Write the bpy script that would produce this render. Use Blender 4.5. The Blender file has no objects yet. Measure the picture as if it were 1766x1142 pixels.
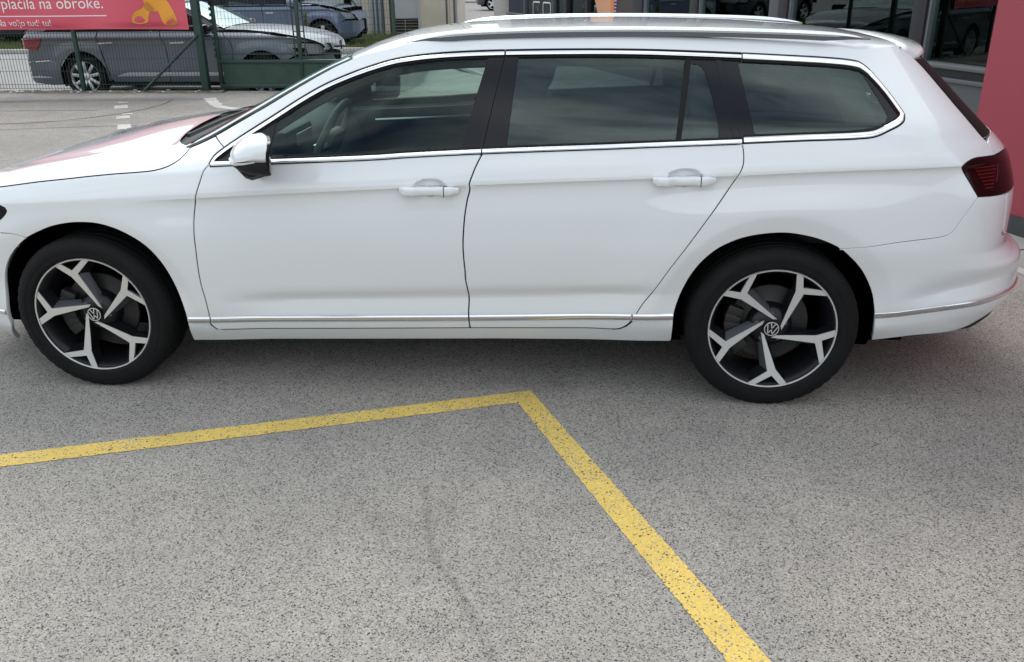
import bpy, bmesh, math, random
import numpy as np
from mathutils import Vector, Matrix
from mathutils.geometry import delaunay_2d_cdt
random.seed(7)
R = math.radians
scene = bpy.context.scene
col = scene.collection
# ------------------------------------------------------------------ camera
CAM = (2.06553, -4.13617, 1.63004); PITCH = 0.38791; YAW = 0.09255; ROLL = 0.01190
cd = bpy.data.cameras.new('camera'); cam = bpy.data.objects.new('camera', cd); col.objects.link(cam)
cd.sensor_fit = 'HORIZONTAL'; cd.sensor_width = 36.0; cd.lens = 36.0 * 1502.26711 / 1766.0
cd.clip_start = 0.05; cd.clip_end = 3000
cam.matrix_world = (Matrix.Translation(CAM) @ Matrix.Rotation(YAW, 4, 'Z') @
                    Matrix.Rotation(math.pi / 2 - PITCH, 4, 'X') @ Matrix.Rotation(-ROLL, 4, 'Z'))
scene.camera = cam
# ------------------------------------------------------------------ light
SUN_EL, SUN_AZ = R(50), R(-22)          # azimuth from +Y (away from the camera) towards +X
world = bpy.data.worlds.new('World'); scene.world = world; world.use_nodes = True
wt = world.node_tree; wn = wt.nodes; wl = wt.links
for n in list(wn): wn.remove(n)
wo = wn.new('ShaderNodeOutputWorld'); bg = wn.new('ShaderNodeBackground'); bg.inputs[1].default_value = 0.15
sky = wn.new('ShaderNodeTexSky'); sky.sky_type = 'NISHITA'; sky.sun_disc = False
sky.sun_elevation = SUN_EL; sky.sun_rotation = SUN_AZ; sky.air_density = 1.0; sky.dust_density = 2.0
# broken cloud cover over the blue
tc = wn.new('ShaderNodeTexCoord'); mp = wn.new('ShaderNodeMapping'); mp.inputs['Scale'].default_value = (1.0, 1.0, 3.4); mp.inputs['Location'].default_value = (3.1, 1.7, 0.4)
nz = wn.new('ShaderNodeTexNoise'); nz.inputs['Scale'].default_value = 2.1; nz.inputs['Detail'].default_value = 7
nz.inputs['Roughness'].default_value = .56
cr = wn.new('ShaderNodeValToRGB'); cr.color_ramp.elements[0].position = .34; cr.color_ramp.elements[1].position = .56
nz2 = wn.new('ShaderNodeTexNoise'); nz2.inputs['Scale'].default_value = 3.3; nz2.inputs['Detail'].default_value = 5
cr2 = wn.new('ShaderNodeValToRGB'); cr2.color_ramp.elements[0].color = (3.3, 3.9, 4.4, 1); cr2.color_ramp.elements[1].color = (8.9, 9.35, 9.55, 1)
cr2.color_ramp.elements[0].position = .3; cr2.color_ramp.elements[1].position = .66
mx = wn.new('ShaderNodeMixRGB')
wl.new(tc.outputs['Generated'], mp.inputs[0]); wl.new(mp.outputs[0], nz.inputs['Vector']); wl.new(mp.outputs[0], nz2.inputs['Vector'])
wl.new(nz.outputs[0], cr.inputs[0]); wl.new(nz2.outputs[0], cr2.inputs[0])
wl.new(cr.outputs[0], mx.inputs[0]); wl.new(sky.outputs[0], mx.inputs[1]); wl.new(cr2.outputs[0], mx.inputs[2])
wl.new(mx.outputs[0], bg.inputs[0]); wl.new(bg.outputs[0], wo.inputs[0])
sd = bpy.data.lights.new('sun', 'SUN'); sd.energy = 0.95; sd.angle = R(28); sd.color = (1, .98, .93)
sun = bpy.data.objects.new('sun', sd); col.objects.link(sun)
sun.rotation_euler = (R(90) - SUN_EL, 0, math.pi - SUN_AZ)
sun.location = (0, 0, 20)
vs = scene.view_settings
vs.view_transform = 'Standard'; vs.look = 'None'; vs.exposure = 0.64; vs.gamma = 1.0; vs.use_curve_mapping = False
cy = scene.cycles
cy.max_bounces = 10; cy.transparent_max_bounces = 24; cy.glossy_bounces = 5; cy.diffuse_bounces = 4
cy.caustics_reflective = False; cy.caustics_refractive = False
cy.use_denoising = True

# ------------------------------------------------------------------ materials
MATS = {}
def srgb(r, g, b):
    f = lambda c: (c / 255 / 12.92) if c <= 10 else ((c / 255 + .055) / 1.055) ** 2.4
    return (f(r), f(g), f(b), 1)
def mat(name, color, rough=.5, metal=0, coat=0, spec=.5, bump=None, var=None, emit=None, coat_rough=.03):
    """principled material; var=(scale, amount) mottles the colour, bump=(scale, strength)"""
    if name in MATS: return MATS[name]
    m = bpy.data.materials.new(name); m.use_nodes = True
    nt = m.node_tree; b = nt.nodes['Principled BSDF']
    c = tuple(color) if len(color) == 4 else (*color, 1)
    b.inputs['Base Color'].default_value = c; b.inputs['Roughness'].default_value = rough
    b.inputs['Metallic'].default_value = metal; b.inputs['Specular IOR Level'].default_value = spec
    b.inputs['Coat Weight'].default_value = coat; b.inputs['Coat Roughness'].default_value = coat_rough
    if var or bump:
        tcn = nt.nodes.new('ShaderNodeTexCoord')
    if var:
        n = nt.nodes.new('ShaderNodeTexNoise'); n.inputs['Scale'].default_value = var[0]; n.inputs['Detail'].default_value = 6
        n.inputs['Roughness'].default_value = .62
        nt.links.new(tcn.outputs['Object'], n.inputs['Vector'])
        r = nt.nodes.new('ShaderNodeValToRGB'); a = var[1]
        r.color_ramp.elements[0].color = (*[max(0, k * (1 - a)) for k in c[:3]], 1); r.color_ramp.elements[0].position = .3
        r.color_ramp.elements[1].color = (*[min(1, k * (1 + a)) for k in c[:3]], 1); r.color_ramp.elements[1].position = .7
        nt.links.new(n.outputs[0], r.inputs[0]); nt.links.new(r.outputs[0], b.inputs['Base Color'])
    if bump:
        n = nt.nodes.new('ShaderNodeTexNoise'); n.inputs['Scale'].default_value = bump[0]; n.inputs['Detail'].default_value = 4
        nt.links.new(tcn.outputs['Object'], n.inputs['Vector'])
        bn = nt.nodes.new('ShaderNodeBump'); bn.inputs['Strength'].default_value = bump[1]; bn.inputs['Distance'].default_value = .01
        nt.links.new(n.outputs[0], bn.inputs['Height']); nt.links.new(bn.outputs[0], b.inputs['Normal'])
    if emit:
        b.inputs['Emission Color'].default_value = (*emit[0], 1); b.inputs['Emission Strength'].default_value = emit[1]
    MATS[name] = m; return m
def glass(name, tint, gloss_rough=0.0, ior=1.52, refl=1.7):
    """thin pane: tinted see-through plus a Fresnel mirror"""
    if name in MATS: return MATS[name]
    m = bpy.data.materials.new(name); m.use_nodes = True; nt = m.node_tree
    for n in list(nt.nodes): nt.nodes.remove(n)
    o = nt.nodes.new('ShaderNodeOutputMaterial'); t = nt.nodes.new('ShaderNodeBsdfTransparent'); t.inputs[0].default_value = (*tint, 1)
    g = nt.nodes.new('ShaderNodeBsdfGlossy'); g.inputs['Roughness'].default_value = gloss_rough
    g.inputs[0].default_value = (.86, 1, .97, 1)
    fr = nt.nodes.new('ShaderNodeFresnel'); fr.inputs[0].default_value = ior
    k = nt.nodes.new('ShaderNodeMath'); k.operation = 'MULTIPLY'; k.inputs[1].default_value = refl; k.use_clamp = True
    mixn = nt.nodes.new('ShaderNodeMixShader')
    nt.links.new(fr.outputs[0], k.inputs[0]); nt.links.new(k.outputs[0], mixn.inputs[0])
    nt.links.new(t.outputs[0], mixn.inputs[1]); nt.links.new(g.outputs[0], mixn.inputs[2]); nt.links.new(mixn.outputs[0], o.inputs[0])
    MATS[name] = m; return m

# ------------------------------------------------------------------ object helpers
def link(name, me, m, parent=None, smooth=False):
    o = bpy.data.objects.new(name, me); col.objects.link(o)
    if m is not None and not me.materials: me.materials.append(m)
    if parent is not None: o.parent = parent
    if smooth:
        for p_ in me.polygons: p_.use_smooth = True
    return o
def mesh_obj(name, verts, faces, m, parent=None, smooth=False, normals=None):
    me = bpy.data.meshes.new(name); me.from_pydata([tuple(v) for v in verts], [], [tuple(f) for f in faces]); me.update()
    o = link(name, me, m, parent, smooth or normals is not None)
    if normals is not None: me.normals_split_custom_set_from_vertices([tuple(n) for n in normals])
    return o
def bm_obj(name, bm, m, parent=None, smooth=False, angle=None):
    bmesh.ops.recalc_face_normals(bm, faces=bm.faces[:])
    me = bpy.data.meshes.new(name); bm.to_mesh(me); bm.free()
    o = link(name, me, m, parent, smooth)
    if smooth and angle:
        try: me.set_sharp_from_angle(angle=R(angle))
        except Exception: pass
    return o
def empty(name, loc=(0, 0, 0), rz=0):
    o = bpy.data.objects.new(name, None); col.objects.link(o); o.location = loc; o.rotation_euler = (0, 0, rz)
    o.empty_display_size = .2; return o
def tag(o, label=None, cat=None, group=None, kind=None):
    if label: o['label'] = label
    if cat: o['category'] = cat
    if group: o['group'] = group
    if kind: o['kind'] = kind
    return o
def add_box(bm, x0, x1, y0, y1, z0, z1, M=None, bevel=0):
    v = [bm.verts.new(Vector((x, y, z)) if M is None else M @ Vector((x, y, z))) for x in (x0, x1) for y in (y0, y1) for z in (z0, z1)]
    fs = [bm.faces.new([v[i] for i in q]) for q in ((0, 1, 3, 2), (4, 6, 7, 5), (0, 4, 5, 1), (2, 3, 7, 6), (0, 2, 6, 4), (1, 5, 7, 3))]
    if bevel:
        es = list({e for f in fs for e in f.edges})
        bmesh.ops.bevel(bm, geom=es, offset=bevel, segments=2, affect='EDGES', profile=.5)
def box(name, b, m, parent=None, bevel=0, M=None):
    bm = bmesh.new(); add_box(bm, *b, M=M, bevel=bevel)
    return bm_obj(name, bm, m, parent, smooth=bevel > 0, angle=35)
def add_tube(bm, pts, r, seg=8, cap=True):
    pts = [Vector(p_) for p_ in pts]; rings = []
    rr = r if isinstance(r, (list, tuple)) else [r] * len(pts)
    up = Vector((0, 0, 1))
    for i, p_ in enumerate(pts):
        d = (pts[min(i + 1, len(pts) - 1)] - pts[max(i - 1, 0)]).normalized()
        a = d.cross(up)
        if a.length < 1e-3: a = d.cross(Vector((1, 0, 0)))
        a.normalize(); b = d.cross(a).normalized()
        rings.append([bm.verts.new(p_ + (a * math.cos(k / seg * 2 * math.pi) + b * math.sin(k / seg * 2 * math.pi)) * rr[i]) for k in range(seg)])
    for i in range(len(rings) - 1):
        for k in range(seg):
            bm.faces.new((rings[i][k], rings[i][(k + 1) % seg], rings[i + 1][(k + 1) % seg], rings[i + 1][k]))
    if cap: bm.faces.new(rings[0][::-1]); bm.faces.new(rings[-1])
def tube(name, pts, r, m, parent=None, seg=8):
    bm = bmesh.new(); add_tube(bm, pts, r, seg); return bm_obj(name, bm, m, parent, smooth=True, angle=50)
def prism(name, poly, y0, y1, m, parent=None, axis='y', bevel=0):
    """polygon in two axes pushed along the third"""
    bm = bmesh.new()
    def P3(a, b, c): return (a, c, b) if axis == 'y' else ((c, a, b) if axis == 'x' else (a, b, c))
    A = [bm.verts.new(P3(a, b, y0)) for a, b in poly]; B = [bm.verts.new(P3(a, b, y1)) for a, b in poly]
    bm.faces.new(A); bm.faces.new(B[::-1]); n = len(poly)
    for i in range(n): bm.faces.new((A[i], B[i], B[(i + 1) % n], A[(i + 1) % n]))
    if bevel: bmesh.ops.bevel(bm, geom=bm.edges[:], offset=bevel, segments=2, affect='EDGES', profile=.5)
    return bm_obj(name, bm, m, parent, smooth=bevel > 0, angle=35)
def lathe(name, prof, m, parent=None, seg=72, axis='y', smooth=True, angle=40):
    """profile of (radius, along-axis) turned round the axis"""
    bm = bmesh.new(); rings = []
    for r, a in prof:
        ring = []
        for k in range(seg):
            t = k / seg * 2 * math.pi
            ring.append(bm.verts.new((r * math.cos(t), a, r * math.sin(t))))
        rings.append(ring)
    for i in range(len(rings) - 1):
        for k in range(seg):
            bm.faces.new((rings[i][k], rings[i][(k + 1) % seg], rings[i + 1][(k + 1) % seg], rings[i + 1][k]))
    return bm_obj(name, bm, m, parent, smooth, angle)
def copy_tree(o, parent=None):
    c = o.copy(); col.objects.link(c)
    if parent is not None: c.parent = parent
    for ch in o.children: copy_tree(ch, c)
    return c
def catmull(pts, step=.012):
    pts = [np.array(p_, float) for p_ in pts]
    if len(pts) < 3:
        a, b = pts; n = max(1, int(np.linalg.norm(b - a) / step)); return [tuple(a + (b - a) * i / n) for i in range(n + 1)]
    out = []; P_ = [2 * pts[0] - pts[1]] + pts + [2 * pts[-1] - pts[-2]]
    for i in range(1, len(P_) - 2):
        p0, p1, p2, p3 = P_[i - 1:i + 3]
        d0, d1, d2 = [max(1e-4, np.linalg.norm(b - a)) ** .5 for a, b in ((p0, p1), (p1, p2), (p2, p3))]
        m1 = (p2 - p1) + d1 * ((p1 - p0) / d0 - (p2 - p0) / (d0 + d1)); m2 = (p2 - p1) + d1 * ((p3 - p2) / d2 - (p3 - p1) / (d1 + d2))
        n = max(1, int(np.linalg.norm(p2 - p1) / step))
        for k in range(n):
            t = k / n
            out.append(tuple((2 * t ** 3 - 3 * t * t + 1) * p1 + (t ** 3 - 2 * t * t + t) * m1 + (-2 * t ** 3 + 3 * t * t) * p2 + (t ** 3 - t * t) * m2))
    out.append(tuple(pts[-1])); return out
def densify(poly, step=.015, closed=True):
    out = []; n = len(poly)
    for i in range(n if closed else n - 1):
        a = np.array(poly[i]); b = np.array(poly[(i + 1) % n]); k = max(1, int(np.linalg.norm(b - a) / step))
        out += [tuple(a + (b - a) * j / k) for j in range(k)]
    if not closed: out.append(tuple(poly[-1]))
    return out
def area2(p_): return sum(p_[i][0] * p_[(i + 1) % len(p_)][1] - p_[(i + 1) % len(p_)][0] * p_[i][1] for i in range(len(p_)))
def clean(poly, eps=.0008):
    out = []
    for q in poly:
        if not out or math.hypot(q[0] - out[-1][0], q[1] - out[-1][1]) > eps: out.append(q)
    while len(out) > 3 and math.hypot(out[0][0] - out[-1][0], out[0][1] - out[-1][1]) <= eps: out.pop()
    return out
def out_normals(poly):
    n = len(poly); res = []
    for i in range(n):
        a = np.array(poly[i - 1]); b = np.array(poly[i]); c = np.array(poly[(i + 1) % n])
        u = b - a; v = c - b; u = u / max(1e-9, np.linalg.norm(u)); v = v / max(1e-9, np.linalg.norm(v))
        n1 = np.array([u[1], -u[0]]); n2 = np.array([v[1], -v[0]]); s = n1 + n2; l = np.linalg.norm(s)
        if l < .3: s = n1
        else: s = s / l; s = s / max(.65, float(s @ n1))
        res.append(s)
    return res
def inside(poly, X, Y):
    px = np.array([q[0] for q in poly]); py = np.array([q[1] for q in poly]); r = np.zeros(len(X), bool)
    j = len(poly) - 1
    for i in range(len(poly)):
        cond = ((py[i] > Y) != (py[j] > Y)); d = (py[j] - py[i]) or 1e-12
        r ^= cond & (X < (px[j] - px[i]) * (Y - py[i]) / d + px[i]); j = i
    return r
def dist_poly(poly, X, Y):
    best = np.full(len(X), 1e9)
    for i in range(len(poly)):
        ax, ay = poly[i]; bx, by = poly[(i + 1) % len(poly)]; dx, dy = bx - ax, by - ay; L = dx * dx + dy * dy + 1e-12
        t = np.clip(((X - ax) * dx + (Y - ay) * dy) / L, 0, 1); best = np.minimum(best, np.hypot(X - ax - t * dx, Y - ay - t * dy))
    return best
def sheet(poly, S, N, grid, inset=.0025, off=0.0, flange=.02, lip=.0014, warp=None):
    """a pressed panel: polygon in surface coordinates laid on surface S with normals N, its rim folded inwards"""
    poly = clean(poly)
    if area2(poly) < 0: poly = poly[::-1]
    on = out_normals(poly)
    pl = clean([(q[0] - n[0] * inset, q[1] - n[1] * inset) for q, n in zip(poly, on)])
    pl = clean(densify(pl, .02))
    X = np.array([g[0] for g in grid]); Y = np.array([g[1] for g in grid])
    if len(X):
        bb = (X > min(q[0] for q in pl)) & (X < max(q[0] for q in pl)) & (Y > min(q[1] for q in pl)) & (Y < max(q[1] for q in pl))
        X, Y = X[bb], Y[bb]
        k = inside(pl, X, Y); X, Y = X[k], Y[k]; k = dist_poly(pl, X, Y) > .005; X, Y = X[k], Y[k]
    vs2 = [Vector(q) for q in pl] + [Vector((a, b)) for a, b in zip(X, Y)]
    n = len(pl)
    warp = warp or (lambda t: 0.0); KZ = 3.0
    w2 = [Vector((q[0], (q[1] - warp(q[0])) * KZ)) for q in vs2]
    v, e, f, ov, oe, of = delaunay_2d_cdt(w2, [(i, (i + 1) % n) for i in range(n)], [], 1, 1e-6)
    tz = [((vs2[o_[0]][0], vs2[o_[0]][1]) if o_ else (q[0], q[1] / KZ + warp(q[0]))) for q, o_ in zip(v, ov)]; V = []; NN = []
    for t, z in tz:
        nn = N(t, z); V.append(S(t, z) + nn * off); NN.append(nn)
    F = []
    for tri in f:
        a, b, c = [tz[i] for i in tri[:3]]
        F.append(tuple(tri) if (b[0] - a[0]) * (c[1] - a[1]) - (c[0] - a[0]) * (b[1] - a[1]) > 0 else tuple(tri[::-1]))
    if flange:
        idx = {}
        for i, src in enumerate(ov):
            for s_ in src:
                if s_ < n: idx[s_] = i
        ring = [idx[i] for i in range(n) if i in idx]; pr = [tz[i] for i in ring]; no = out_normals(pr); m = len(ring); h = .002
        b1 = len(V); B1 = []; B2 = []; L = []
        for (t, z), o2, i in zip(pr, no, ring):
            o2 = o2 / max(1e-9, np.linalg.norm(o2))
            lat = S(t + o2[0] * h, z + o2[1] * h) - S(t, z); lat = lat / max(1e-9, np.linalg.norm(lat)); nn = NN[i]
            B1.append(V[i] + lat * lip - nn * lip); B2.append(V[i] + lat * lip - nn * flange); L.append(lat)
        V += B1; NN += [(l + NN[i] * .5) / np.linalg.norm(l + NN[i] * .5) for l, i in zip(L, ring)]
        b2 = len(V); V += B2; NN += L
        for k in range(m):
            k2 = (k + 1) % m
            F.append((ring[k], b1 + k, b1 + k2, ring[k2])); F.append((b1 + k, b2 + k, b2 + k2, b1 + k2))
    return V, F, NN
def flipy(V, F, N):
    s = np.array([1, -1, 1.0]); return [v * s for v in V], [f[::-1] for f in F], [n * s for n in N]
def loft(rows, closed_u=False):
    """grid of points -> verts, faces, smooth normals (outward by cross of the row and column directions)"""
    A = np.array(rows, float); nr, nc = A.shape[:2]
    V = A.reshape(-1, 3); F = []
    for i in range(nr - 1):
        for j in range(nc - 1):
            F.append((i * nc + j, i * nc + j + 1, (i + 1) * nc + j + 1, (i + 1) * nc + j))
    return list(V), F

# ------------------------------------------------------------------ skin of the white car (metres, x from the front axle)
def lerp1(x,xs,ys): return float(np.interp(x,xs,ys))
def sstep(a,b,x):
    t=(x-a)/(b-a); t=0.0 if t<0 else (1.0 if t>1 else t); return t*t*(3-2*t)
def hermite(x,xs,ys):
    """monotone-ish cubic through knots (Catmull tangents limited)"""
    n=len(xs)
    if x<=xs[0]: return ys[0]+(ys[1]-ys[0])/(xs[1]-xs[0])*(x-xs[0])
    if x>=xs[-1]: return ys[-1]+(ys[-1]-ys[-2])/(xs[-1]-xs[-2])*(x-xs[-1])
    i=0
    while x>xs[i+1]: i+=1
    def d(k):
        if k==0: return (ys[1]-ys[0])/(xs[1]-xs[0])
        if k==n-1: return (ys[-1]-ys[-2])/(xs[-1]-xs[-2])
        a=(ys[k]-ys[k-1])/(xs[k]-xs[k-1]); b=(ys[k+1]-ys[k])/(xs[k+1]-xs[k])
        if a*b<=0: return 0.0
        h0=xs[k]-xs[k-1]; h1=xs[k+1]-xs[k]
        return 3*(h0+h1)/((2*h1+h0)/a+(h1+2*h0)/b)
    h=xs[i+1]-xs[i]; t=(x-xs[i])/h
    return ((2*t**3-3*t*t+1)*ys[i]+(t**3-2*t*t+t)*h*d(i)+(-2*t**3+3*t*t)*ys[i+1]+(t**3-t*t)*h*d(i+1))
# feature heights along the car (metres, x from the front axle)
def zCrease(x): return hermite(x,[-.9,.34,.82,1.6,2.14,2.62,2.89,3.38,3.9],[.77,.823,.853,.896,.920,.940,.954,.973,.985])
def zLow(x): return .438+(x-.684)*.0393
def zChrome(x): return hermite(x,[-.9,.40,1.59,2.41,3.18,3.64,3.9],[.30,.328,.362,.387,.395,.468,.49])
def zDoorBot(x): return .277+(x-.536)*.0300
def zSill(x): return .204+(x-.40)*.0245
def zBelt(x): return hermite(x,[-.9,.58,.83,1.26,1.66,2.11,2.61,2.82,3.3,3.9],[.80,.953,.966,.985,1.009,1.027,1.050,1.060,1.075,1.09])
def zRoof(x): return hermite(x,[.5,1.23,1.39,1.73,2.13,2.62,3.03,3.5],[1.18,1.314,1.349,1.365,1.367,1.350,1.324,1.28])
def zShoulder(x): return hermite(x,[-.9,-.4,-.05,.25,.56,.75],[.74,.856,.902,.930,.944,.952])
def halfB(x): return .914-.010*((x-1.5)/1.3)**2
HANDLES=[(1.4643,.8783),(2.4110,.9232)]
YR=.650   # half width at the roof line
def side(x,z):
    zb,zc,zl,zr=zBelt(x),zCrease(x),zLow(x),zRoof(x)
    B=halfB(x); zsb=zSill(x); zch=zChrome(x)
    kn=[zsb-.1,zsb,zch-.045,zl,.68,zc,zb-.012,zb+.02,zb+.02+(zr-zb-.02)*.5,zr,zr+.10]
    gh=B-YR
    vo=[-.17,-.086,-.040,-.018,0.0,-.003,-.034,-.050,-.050-(gh-.05)*.455,-gh,-gh-.09]
    o=hermite(z,kn,vo)
    # sharp shoulder crease above the door handles
    fx=sstep(.22,.56,x)
    s=(zc-z)/.030
    if s>0: o-= fx*.0092*(s*math.exp(1-s) if s<1 else math.exp(-((s-1)/2.4)**2))
    # light-catching hollow along the door bottoms
    fl=sstep(.50,.85,x)*(1-sstep(2.18,2.46,x))
    zd=zl-.040
    if z>=zd: d=math.exp(-((z-zd)/.034)**2)
    else: d=max(0.0,1-(zd-z)/max(.01,(zd-zch)))
    o-= fl*.017*d
    # the same hollow on the rear bumper
    fb=sstep(3.22,3.42,x)
    zd2=zch+.055
    if z>=zd2: d=math.exp(-((z-zd2)/.05)**2)
    else: d=max(0.0,1-(zd2-z)/.055)
    o-= fb*.018*d
    # wheel arch flares
    lim=1-sstep(zc-.16,zc-.02,z)
    for x0 in (0.0,2.79):
        r=math.hypot(x-x0,z-.326)
        a=.013*(1-sstep(.47,.78,r))
        d_=.465-r; a-=.24*(.5*(d_+math.sqrt(d_*d_+.00008)))*sstep(.30,.48,z)
        o+=a*lim if r<.8 else 0
    # finger bowls behind the door handles
    for hx,hz in HANDLES:
        dx,dz=(x-hx)/.066,(z-hz-.012)/.034
        q=dx*dx+dz*dz
        if q<1: o-=.024*(1-q)**1.2 if False else .022*(1-q*q)
    # fender / door shoulder rolling in under the glass and towards the bonnet
    zs=zShoulder(x) if x<.75 else zb-.010
    fr=1-sstep(.45,.75,x)
    s=z-(zs-.030)
    if s>0 and fr>0:
        o-= fr*((s*s/.09) if s<.055 else (.055**2/.09+(s-.055)*1.22))
    return B+o
# ends
def xRear(z): return hermite(z,[.15,.25,.33,.43,.52,.575,.61,.65,.80,.95,1.03,1.06,1.30,1.40],[3.62,3.74,3.83,3.885,3.885,3.878,3.83,3.79,3.785,3.765,3.70,3.66,3.41,3.30])
def xFront(z): return hermite(z,[.15,.25,.40,.55,.70,.80,.95,1.3],[-.80,-.89,-.93,-.93,-.89,-.82,-.70,-.60])
T0,T1=3.05,4.05     # rear corner parameter range
F0,F1=-.15,-1.15
def Psurf(t,z):
    """side skin of the near half of the car; t runs along the car and round both corners"""
    if t>T0:
        a=min(1.0,(t-T0)/(T1-T0))*math.pi/2
        c=math.sin(a); xe=xRear(z); x=T0+(xe-T0)*c
        y=side(x,z)*max(0.0,1-c**(5.5-1.4*sstep(.82,1.0,z)))**.42
    elif t<F0:
        a=min(1.0,(t-F0)/(F1-F0))*math.pi/2
        c=math.sin(a); xe=xFront(z); x=F0+(xe-F0)*c
        y=side(x,z)*max(0.0,1-c**3.0)**.45
    else:
        x=t; y=side(x,z)
    return np.array([x,-y,z])
def Pnorm(t,z,h=.0005):
    a=Psurf(t+h,z)-Psurf(t-h,z); b=Psurf(t,z+h)-Psurf(t,z-h)
    n=np.cross(a,b); l=np.linalg.norm(n)
    if l<1e-12: return np.array([1.0,0,0]) if t>1 else np.array([-1.0,0,0])
    return n/l
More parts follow.
